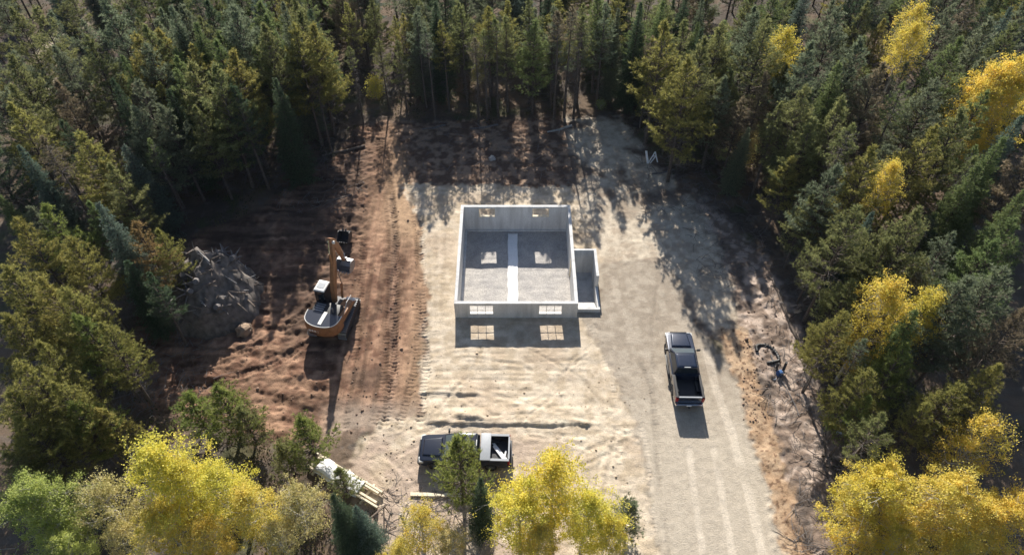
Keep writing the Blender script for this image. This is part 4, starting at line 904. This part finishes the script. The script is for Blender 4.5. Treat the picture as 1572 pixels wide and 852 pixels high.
def make_aspen(key, h, cr, seed, leaves=15000, cb=.24, thin=0., size=.104):
    rng = np.random.default_rng(seed); segs, at = trunk_path(h*.93, .07+.008*h, rng.normal(0, .02, 2), rng); limb = []; tips = []
    nl = 26
    for i in range(nl):
        t = (i+.5)/nl; z = h*(cb+(.92-cb)*t); a = i*2.4+rng.normal(0,.3); prof_ = math.sin(math.pi*min(1, .16+t*.80))**.75; L_ = cr*prof_*rng.uniform(.75,1.25); el = R(28+38*t+rng.normal(0,8))
        d = np.array([math.cos(a)*math.cos(el), math.sin(a)*math.cos(el), math.sin(el)]); p0 = at(z); p1 = p0+d*L_*.5; p2 = p1+unit(d+np.array([0,0,.3])+rng.normal(0,.12,3))*L_*.6
        limb += [(p0, p1, .03+.012*L_, .022), (p1, p2, .022, .007)]; tips.append((p2, .8))
        for q in range(7):
            u = rng.uniform(.3, 1.); b0 = p0+(p1-p0)*u*2 if u < .5 else p1+(p2-p1)*(u-.5)*2; b1 = b0+unit(d*.5+rng.normal(0,.75,3)+np.array([0,0,.25]))*L_*rng.uniform(.25,.5); limb.append((b0, b1, .012, .004)); tips.append((b1, 1.))
            for w in range(2): b2 = b1+rng.normal(0,.28,3); limb.append((b0+(b1-b0)*.6, b2, .006, .003)); tips.append((b2, .8))
    tips.append((at(h*.93), 1.))
    C_ = np.array([p for p, _ in tips]); wts = rng.gamma(1.1, 1., len(C_))+.12; 
    if thin: wts *= rng.random(len(C_)) > thin
    wts /= wts.sum(); idx = rng.choice(len(C_), leaves, p=wts); sp_ = rng.uniform(.10, .23, len(C_)); ct = np.clip(rng.normal(.5,.16,len(C_)),0,1)
    P_ = C_[idx]+rng.normal(size=(leaves,3))*sp_[idx][:,None]*np.array([1,1,.8])
    h = float(np.percentile(P_[:,2], 99.7))
    PROTO[key] = dict(h=h, name='aspen_tree', cat='aspen tree', parts=[('trunk', wood_mesh('aspen_trunk', segs, M_abark, 7)), ('limbs', wood_mesh('aspen_limbs', limb, M_abark, 4)), ('crown', leaf_mesh('aspen_crown', P_, size, M_leaf, rng, ct[idx]))])
for i, (h, cr, cb, dn) in enumerate([(12,2.1,.32,1.05),(13.5,2.0,.42,1.),(11,2.25,.26,1.1),(14,1.9,.50,.95),(12.5,2.45,.32,1.05),(10,1.9,.28,1.15)]): make_pine('P%d' % i, h, cr, cb, 100+i, dn)
make_pine('T0', 14, 1.3, .72, 130, .8); make_pine('T1', 15, 1.1, .76, 131, .7)      # thin, mostly bare stems
make_pine('Y0', 5.5, 1.6, .12, 140, 1.1); make_pine('Y1', 4.2, 1.3, .10, 141, 1.1)   # young pines, green to the ground
for i, (h, cr) in enumerate([(12,2.1),(10,1.9),(13,1.8)]): make_spruce('S%d' % i, h, cr, 200+i)
for i, (h, cr, lv, th) in enumerate([(10,2.2,15500,.25),(9,2.4,15500,.3),(11,1.9,13500,.25),(8,2.2,8500,.45)]): make_aspen('A%d' % i, h, cr, 300+i, lv, .2, th)
make_aspen('A4', 12, 1.7, 310, 8000, .56, .2)
make_aspen('B0', 2.2, 1.0, 320, 3600, .12, 0, .10); make_aspen('B1', 1.6, .9, 321, 2600, .10, .1, .09)       # shrubs
TINTS = {'olive': (.215,.232,.095), 'yellow-green': (.290,.275,.085), 'green': (.175,.225,.088), 'dark green': (.085,.125,.068), 'brownish': (.22,.185,.12), 'blue-green': (.140,.190,.150), 'grey-green': (.19,.222,.138), 'bright green': (.22,.26,.075),
         'golden': (.70,.57,.11), 'bright yellow': (.77,.675,.125), 'yellow': (.74,.61,.14), 'lime': (.42,.48,.14), 'orange-brown': (.27,.19,.085), 'pale gold': (.60,.52,.22)}
TREES = []   # (x, y, h, radius)
def place(key, x, y, h, tint, label, group=None, cat=None, name=None, rz=None, wide=1.):
    pr = PROTO[key]; s = h/pr['h']; o = thing(name or pr['name'], label, cat or pr['cat'], (x, y, gz(x, y)), random.uniform(0, 6.28) if rz is None else rz, group, s)
    o.scale = (s*wide, s*wide, s); c = TINTS[tint]; k = random.uniform(.98, 1.24) if key[0] in 'PTYS' else random.uniform(.9, 1.05); col = (c[0]*k*random.uniform(.95,1.05), c[1]*k, c[2]*k, 1)
    for nm, me in pr['parts']:
        p = bpy.data.objects.new(nm, me); COL.objects.link(p); p.parent = o
        if nm == 'crown': p.color = col
    TREES.append((x, y, h)); return o
def region(x, y):
    if y > 50 and -16 < x < 14: return 'in the tree line behind the concrete foundation'
    if x <= 0: return 'in the woods past the excavator and brush pile' if y > 42 else ('in the woods beside the brush pile' if y > 27 else 'in the woods beyond the lumber stack')
    return 'in the woods past the white trestle' if y > 44 else ('in the woods across from the blue pump' if y > 27 else 'in the woods beside the driveway verge')
def top_at(px, py, h): return G(px, py, h)
# named trees: photo pixel of the top, height, prototype, colour, own label (or None)
NAMED = [
 # back row and left top
 (53,7,13,'P1','olive',None),(12,14,12,'P0','olive',None),(130,53,12,'P4','olive',None),(160,2,13,'P2','grey-green',None),(218,39,12,'P0','olive',None),(262,8,13,'S0','grey-green',None),(243,46,11,'P5','yellow-green',None),
 (12,80,12,'P2','olive',None),(22,130,12,'P0','olive',None),(120,200,11,'P4','yellow-green',None),(192,222,9.5,'S1','blue-green','pale blue-green spruce standing alone left of the shaded brush pile'),(230,215,9,'T0','green',None),(155,243,9,'P5','yellow-green',None),(66,212,12,'T0','brownish',None),
 (449,35,13,'P4','yellow-green',None),(474,32,13.5,'P2','yellow-green','broad yellow-green pine overhanging the shaded gap beyond the excavator'),(403,40,13,'P0','olive',None),(322,100,12.5,'P2','olive',None),(290,90,12,'P5','olive',None),(354,5,13.5,'P4','grey-green',None),(430,2,14,'S2','grey-green',None),(533,3,14,'P1','yellow-green',None),
 (360,130,11,'P1','dark green',None),(420,120,11,'S0','dark green',None),(300,160,10,'P0','olive',None),(480,110,10,'T1','brownish',None),
 (151,310,11,'S0','blue-green','tall blue-green spruce between brush pile and yellow-green pines'),(205,335,9,'P5','orange-brown','pine with dying orange-brown crown beside the brush pile'),(243,350,8.5,'P0','olive',None),(21,334,11,'P4','green',None),(63,309,10,'P5','olive',None),(7,400,11,'P2','green',None),(66,425,10.5,'P0','green',None),(95,440,10.5,'P4','yellow-green',None),(10,475,10,'P2','green',None),(150,500,9,'P0','yellow-green',None),(120,480,9.5,'P5','olive',None),
 (190,400,8,'S1','dark green',None),(225,420,8,'P1','dark green',None),
 (25,553,11,'P4','green',None),(75,590,9.5,'P0','olive',None),(151,622,7,'P5','olive',None),(110,610,8,'P2','olive',None),(30,640,9,'P0','green',None),(95,660,7,'P1','olive',None),
 (330,592,6,'Y0','bright green','young green pine at the edge of the brown dirt'),(285,605,5,'Y1','bright green','small young pine between the brush pile woods and a taller young pine'),(365,625,4.5,'Y0','olive','low olive young pine at the brown dirt edge next to taller one'),(460,642,5.5,'Y0','bright green','slender young green pine next to the white wrapped lumber'),(430,680,4,'Y1','olive','short olive young pine beside the slender one near lumber'),
 (520,722,3.2,'Y1','olive','little pine sapling growing against the lumber stack'),(512,758,8,'S0','dark green','dark blue-green spruce in front of the lumber stack'),(548,778,6,'S1','blue-green','pale blue-green spruce beside the darker spruce near the sawhorse'),
 (702,668,8.2,'Y0','bright green','bright green pine standing in front of the black pickup'),(735,735,7.5,'S2','dark green','narrow dark spruce beside the bright pine by the black pickup'),
 # aspens along the near edge
 (225,668,9.5,'A0','bright yellow','tall bright yellow aspen beyond the young pines'),(268,690,8.5,'A2','bright yellow','bright yellow aspen crowded against the tall yellow one'),(325,700,8.5,'A2','bright yellow','narrow bright yellow aspen facing the lumber stack'),(375,738,7.5,'A0','yellow','yellow aspen between narrow bright one and thin leafless one'),(235,770,6.5,'A1','yellow','low yellow aspen at the foot of the tall bright one'),(310,790,6,'A0','yellow','small yellow aspen filling the gap under the taller aspens'),
 (445,735,6.5,'A3','pale gold','thinly leaved pale gold aspen beside the lumber stack'),(415,790,5,'A3','pale gold','small half-bare pale gold aspen behind the dark spruce'),(140,725,7,'A3','pale gold','half-bare pale gold aspen next to the tall bright yellow one'),(175,790,5.5,'A3','pale gold','low half-bare aspen with grey twigs under tall yellow aspens'),
 (25,738,8,'A1','lime','lime green aspen with pale limbs at the near forest corner'),(45,722,8.5,'A2','lime','taller lime green aspen at the near forest corner'),(80,810,6,'A1','lime','low lime green aspen with spreading pale limbs'),
 (855,685,9,'A0','bright yellow','tallest bright yellow aspen beside the black pickup tail'),(800,735,8,'A1','bright yellow','bright yellow aspen between dark spruce and tallest aspen'),(905,745,7.5,'A0','bright yellow','bright yellow aspen facing the gravel driveway'),(935,785,5.5,'A1','bright yellow','low yellow aspen closest to the gravel driveway'),(830,790,6.5,'A2','yellow','yellow aspen behind the tallest bright one'),(640,765,5.5,'A3','yellow','thin yellow aspen around the leaning white birch'),(615,815,4.5,'A0','yellow','small yellow aspen below the leaning white birch'),(690,800,4.5,'A3','pale gold','thin pale gold aspen left of the dark spruce and birch stems'),
 (968,772,4,'Y1','grey-green','small grey-green young pine beside the gravel driveway'),
 # right side
 (1335,708,7,'A0','yellow','yellow aspen beside the thin dark fallen trunk'),(1365,700,8,'A1','bright yellow','bright yellow aspen near the blue plastic scrap'),(1470,712,8,'A1','yellow','broad yellow aspen behind the first two by the verge'),(1435,745,7,'A3','yellow','thin yellow aspen between the broad yellow ones'),(1520,745,7,'A0','yellow','yellow aspen at the outer end of the verge clump'),(1570,735,7.5,'A1','golden','golden aspen at the far end of the verge clump'),(1325,775,5.5,'A3','golden','low golden aspen at the driveway verge'),(1385,780,5.5,'A1','golden','low golden aspen amid the verge clump'),(1480,795,5.5,'A0','yellow','small yellow aspen under the broad yellow one'),
 (1375,430,11,'A0','golden','left of twin golden aspens among the pines across from the pump'),(1445,440,10.5,'A2','golden','second of twin golden aspens among pines, beside the small dark spruce'),(1300,478,9,'P4','olive',None),(1262,520,7,'P0','yellow-green','low yellow-green pine reaching toward the fallen trunk'),(1345,565,8.5,'P2','green',None),(1412,478,9.5,'S1','green','small dark spruce between the twin golden aspens'),(1395,530,9,'P5','green',None),(1480,590,9,'P4','green',None),(1530,560,10,'P0','green',None),(1495,420,12,'P2','grey-green',None),(1545,408,12.5,'P4','grey-green',None),(1570,470,11,'P0','brownish',None),(1335,610,7,'P0','olive',None),(1540,640,9,'A3','golden',None),(1430,620,8,'P1','dark green',None),
 (1320,315,12,'P4','olive','broad olive pine overlooking the driveway edge'),(1418,325,12,'P2','olive','spreading olive pine beside the broad olive one'),(1262,380,9,'P0','olive',None),(1370,360,10,'P1','olive',None),(1218,240,12,'P4','yellow-green','yellow-green pine leaning over the shaded lane edge'),(1250,300,10,'P0','olive',None),(1345,228,12,'P2','yellow-green',None),(1378,245,11,'A4','golden','thin golden aspen among pines past the driveway'),(1290,250,11,'P5','grey-green',None),
 (1110,35,13.5,'P4','olive',None),(1065,88,13,'P2','yellow-green','wide yellow-green pine standing over the white trestle'),(1085,60,13.5,'P0','olive',None),(1022,35,13,'P5','yellow-green',None),(1180,30,13,'P4','olive',None),(1216,38,12,'A4','golden','small golden aspen deep in the pines past the lane'),(1410,28,12.5,'A4','golden','golden aspen crown high among the distant pines'),(1420,2,12.5,'A4','golden',None),(1555,85,13,'A1','golden','large golden aspen at the wood\'s far side'),(1572,110,12,'A0','golden',None),(1535,120,12,'A2','golden',None),
 (1250,62,13,'P0','grey-green',None),(1290,10,13,'P4','grey-green',None),(1160,15,13.5,'P1','grey-green',None),(1330,60,13,'P2','grey-green',None),(1360,100,12.5,'P0','brownish',None),(1240,130,12,'P4','olive',None),(1300,150,12,'P5','olive',None),(1440,120,12.5,'P4','grey-green',None),(1480,60,13,'P0','green',None),(1530,30,13,'P2','grey-green',None),(1480,170,12,'P2','olive',None),(1435,190,12,'P0','yellow-green',None),(1545,210,12,'S0','green',None),(1510,250,11.5,'S1','green',None),(1560,335,11,'P4','green',None),(1525,365,10,'P2','green',None),(1575,290,11.5,'S0','green',None),(2,600,10,'P2','olive',None),(8,690,7.5,'P0','olive',None),(60,520,10,'P0','olive',None),(1180,110,12,'P1','brownish',None),(1150,200,4,'B0','pale gold',None),(1200,160,10,'T0','olive',None),
]
# back row given by where the trunk meets the ground
BACK = [(598,168,10.6,'P3','olive'),(625,172,11,'P1','olive'),(655,165,10.5,'P1','grey-green'),(690,172,11.2,'P3','yellow-green'),(718,162,10.8,'P1','olive'),(752,165,11,'P3','yellow-green'),(780,172,10.5,'P1','olive'),(812,160,11.5,'P3','olive'),(845,166,11,'P1','grey-green'),(885,160,11,'P3','olive'),(915,165,11.2,'P1','grey-green'),(958,172,12,'S2','dark green'),(990,165,11.5,'S0','green'),(1025,185,11,'P1','olive'),
        (588,105,10,'P2','olive'),(612,42,11,'P4','olive'),(568,60,11,'P0','grey-green'),(930,42,11,'P4','olive'),(905,14,11,'P0','green'),(950,12,11,'P2','olive'),(780,22,11,'P4','grey-green'),(700,14,11,'P0','olive'),(830,40,11,'P2','green'),(735,190,11.5,'T1','brownish'),(748,184,11,'T0','olive'),(765,180,11.5,'T1','olive'),(850,186,11.5,'T1','brownish'),(866,180,12,'T0','brownish'),(880,182,11,'T1','olive'),(558,190,11.5,'T1','olive'),(668,182,11,'T0','grey-green')]
COUNT = {}
SHAPE = {'P0':'full-crowned', 'P1':'high-crowned', 'P2':'broad low-crowned', 'P3':'slender high-crowned', 'P4':'wide-crowned', 'P5':'short bushy', 'S0':'stout', 'S1':'short', 'S2':'narrow', 'T0':'tall', 'T1':'very'}
KIND = {'P':'pine', 'T':'thin bare-stemmed pine', 'Y':'young pine', 'S':'spruce', 'A':'aspen', 'B':'shrub'}
def auto(key, tint, x, y):
    k = KIND[key[0]]; lab = ('%s %s %s %s' % (SHAPE.get(key, ''), tint, k, region(x, y))).strip()
    return lab, ('%s trees %s' % (k, region(x, y)) if key[0] != 'B' else 'low shrubs '+region(x, y))
LIT = [[(560,215),(600,200),(625,290),(640,640),(240,650),(225,600),(330,575),(405,525),(445,450),(490,380),(505,310)],
       [(640,345),(700,330),(880,385),(960,370),(1020,365),(1045,440),(1090,510),(1130,545),(1200,700),(1250,852),(640,700)],
       [(1105,500),(1150,450),(1195,435),(1240,520),(1268,610),(1285,850),(1200,852)]]     # parts of the clearing that the photo shows in full sun
LITW = [PXW(p) for p in LIT]
def shades(x, y, h, cw_=.9):
    n = 0
    for q in (.5, .65, .8, .92):
        l = h*q/math.tan(R(SUN_EL))
        for dx in (-cw_, 0, cw_):
            a, b = x-S.x/math.hypot(S.x,S.y)*l+dx*(1.1-q), y-S.y/math.hypot(S.x,S.y)*l
            if any(inpoly(a, b, p) for p in LITW): n += 1
    return n
for px, py, h, key, tint, lab in NAMED:
    h0 = h
    while py < 640 and h > h0*.6 and shades(*top_at(px, py, h), h) > (3 if px < 1100 else 1): h -= .3
    x, y = top_at(px, py, h)
    if key[0] == 'A' and py > 640: y -= .55 if px < 1100 else 1.0
    if px < 260 and 300 < py < 680 and key[0] == 'P' and tint in ('green','olive') and lab is None: tint = 'yellow-green' if (px+py) % 3 else 'bright green'
    if px > 1250 and 450 < py < 660 and key[0] == 'P' and tint in ('green','olive','dark green') and lab is None: tint = 'bright green' if (px+py) % 2 else 'yellow-green'
    g_ = None
    if lab is None: lab, g_ = auto(key, tint, x, y)
    if key[0] == 'B': place(key, x, y, h, tint, lab, g_, 'shrub', 'shrub')
    else: place(key, x, y, h-(.2 if key[0] == 'A' else 0), tint, lab, g_, wide=(1.12 if py > 640 else .9) if key[0] == 'A' else (.72 if px == 702 else 1.))
for px, py, h, key, tint in BACK:
    x, y = G(px, py); lab, g_ = auto(key, tint, x, y)
    h0 = h
    while h > h0*.75 and shades(x, y, h, .5) > 2: h -= .3
    place(key, x, y, h, tint, lab, g_)
# dense stands along the clearing's edge that throw the deep shade, then the rest of the forest
rnd = random.Random(9)
for poly, spc, hh, n_ in (([(280,335),(330,295),(400,262),(470,240),(525,200),(500,140),(300,190),(250,300)], 1.65, (9.5,12.8), 52), ([(585,178),(1010,178),(1040,215),(1080,240),(1120,240),(1060,130),(585,128)], 1.75, (8.5,11.2), 58), ([(1000,235),(1075,275),(1130,310),(1190,350),(1250,330),(1150,220),(1040,190)], 2.0, (8.,11.), 16)):
    W_ = PXW(poly); xs = [p[0] for p in W_]; ys = [p[1] for p in W_]; k = 0
    for tr_ in range(2500):
        x, y = rnd.uniform(min(xs), max(xs)), rnd.uniform(min(ys), max(ys))
        if k >= n_ or not inpoly(x, y, W_) or inpoly(x, y, CLEAR): continue
        if any((x-a)**2+(y-b)**2 < spc*spc for a, b, _ in TREES): continue
        h = rnd.uniform(*hh)
        while h > 6.5 and shades(x, y, h, .6) > 1: h -= .3
        if h <= 6.5: continue
        key = rnd.choices(['P0','P1','P3','P2','P4','S0','S2'], [4,3,3,4,3,3,2])[0]; tint = rnd.choices(['olive','grey-green','green','yellow-green','brownish'], [6,5,4,3,1])[0] if key[0] != 'S' else rnd.choice(['dark green','green','grey-green'])
        lab, g_ = auto(key, tint, x, y); place(key, x, y, h, tint, lab, g_); k += 1
GAPS = [((100,62),4.2),((75,150),3.6),((545,150),2.2),((540,220),3.5),((500,250),2.),((90,110),2.5)]
GAPW = [(G(*p), r_) for p, r_ in GAPS]
rnd = random.Random(5); tries = 0; made = 0
while tries < 12000 and made < 215:
    tries += 1
    y = rnd.uniform(15, 97); half = 8+.76*y; x = rnd.uniform(-half, half)
    if inpoly(x, y, CLEAR): continue
    if min(math.hypot(x-a[0], y-a[1]) for a in CLEAR) < .9: continue
    if y < 25 and -21 < x < 17.5: continue
    if any(math.hypot(x-c[0], y-c[1]) < r_ for c, r_ in GAPW): continue
    key = rnd.choices(['P0','P1','P2','P3','P4','P5','T0','S0','S1','S2'], [10,9,9,9,10,8,6,6,5,5])[0]
    h = rnd.uniform(8.5, 11.3) if y > 52 else (rnd.uniform(9.5, 12.5) if y > 40 else rnd.uniform(7, 10.5))
    dmin = 2.35 if key[0] != 'T' else 1.6
    if any((x-a)**2+(y-b)**2 < dmin*dmin for a, b, _ in TREES): continue
    bad = False
    for q in (.45, .75, 1.):
        u, v = PX(x, y, h*q)
        if y < 48 and inpoly(u, v, CLEAR_PX): bad = True
    if bad or shades(x, y, h) > 0: continue
    u, v = PX(x, y, h); u0, v0 = PX(x, y, 0)
    if (u < -70 or u > 1642) or v0 < 3 or v > 900: continue
    if 1270 < u < 1572 and 690 < v < 852: continue
    if y < 30 and x < 0 and (v > 660): continue
    tint = rnd.choices(['olive','grey-green','green','dark green','yellow-green','brownish'], [8,6,4,3,3,2])[0] if key[0] in 'PT' else (rnd.choice(['dark green','green','blue-green']) if key[0] == 'S' else 'golden')
    lab, g_ = auto(key, tint, x, y); place(key, x, y, h, tint, lab, g_); made += 1
# shrubs and yellow saplings under the trees
for px, py, h, key, tint, lab in [(578,150,2.6,'B0','bright yellow','bright yellow shrub in the gap behind the dirt yard'),(1152,222,2.4,'B0','pale gold','pale gold shrub lit in shade past the white trestle'),(922,168,1.4,'B1','lime','small lime shrub at the head of the sandy lane'),(735,130,2.4,'B0','yellow-green','yellow-green shrub behind the tree line of the foundation'),(1110,245,1.5,'B1','lime','low lime shrub in shade beside the pale dead trunk'),(770,90,2.6,'B0','lime','lime shrub between trunks behind the foundation')]:
    x, y = G(px, py); place(key, x, y, h, tint, lab, None, 'shrub', 'shrub')
# undergrowth carpet inside the woods
rng = np.random.default_rng(77); PU = []
while len(PU) < 2600:
    y = rng.uniform(14, 90); x = rng.uniform(-8-.76*y, 8+.76*y)
    if inpoly(x, y, CLEAR) or (y < 26 and -8 < x < 16): continue
    if fbm(np.array([x]), np.array([y]), .25, 3, 90)[0] < .45: continue
    PU.append((x, y, gz(x, y)))
PU = np.array(PU); rep = np.repeat(PU, 26, 0); cl = np.repeat(rng.uniform(0,1,len(PU)), 26)
pts = rep+rng.normal(size=rep.shape)*np.array([.32,.32,.0])+np.stack([np.zeros(len(rep)), np.zeros(len(rep)), abs(rng.normal(.12,.16,len(rep)))], -1)
o = link('undergrowth', leaf_mesh('undergrowth', pts, .13, M_shrub, rng, cl), None); o.color = (.085,.085,.03,1); o['kind'] = 'stuff'; tag(o, 'low green and brown undergrowth covering the forest floor', 'undergrowth')



# ================================================================== AIR: thin autumn haze, seen against the sun
hz = MB().box(-520, 520, -520, 560, -3, 44.5).build('haze', None); hz['kind'] = 'stuff'; tag(hz, 'thin bluish autumn haze filling the air over the clearing', 'haze')
hm = bpy.data.materials.new('haze_air'); hm.use_nodes = True; hm.node_tree.nodes.clear()
ho = hm.node_tree.nodes.new('ShaderNodeOutputMaterial'); hv = hm.node_tree.nodes.new('ShaderNodeVolumePrincipled')
hv.inputs['Color'].default_value = (.70,.78,1,1); hv.inputs['Density'].default_value = .00006; hv.inputs['Anisotropy'].default_value = .1
hm.node_tree.links.new(hv.outputs[0], ho.inputs['Volume']); hz.data.materials.append(hm)
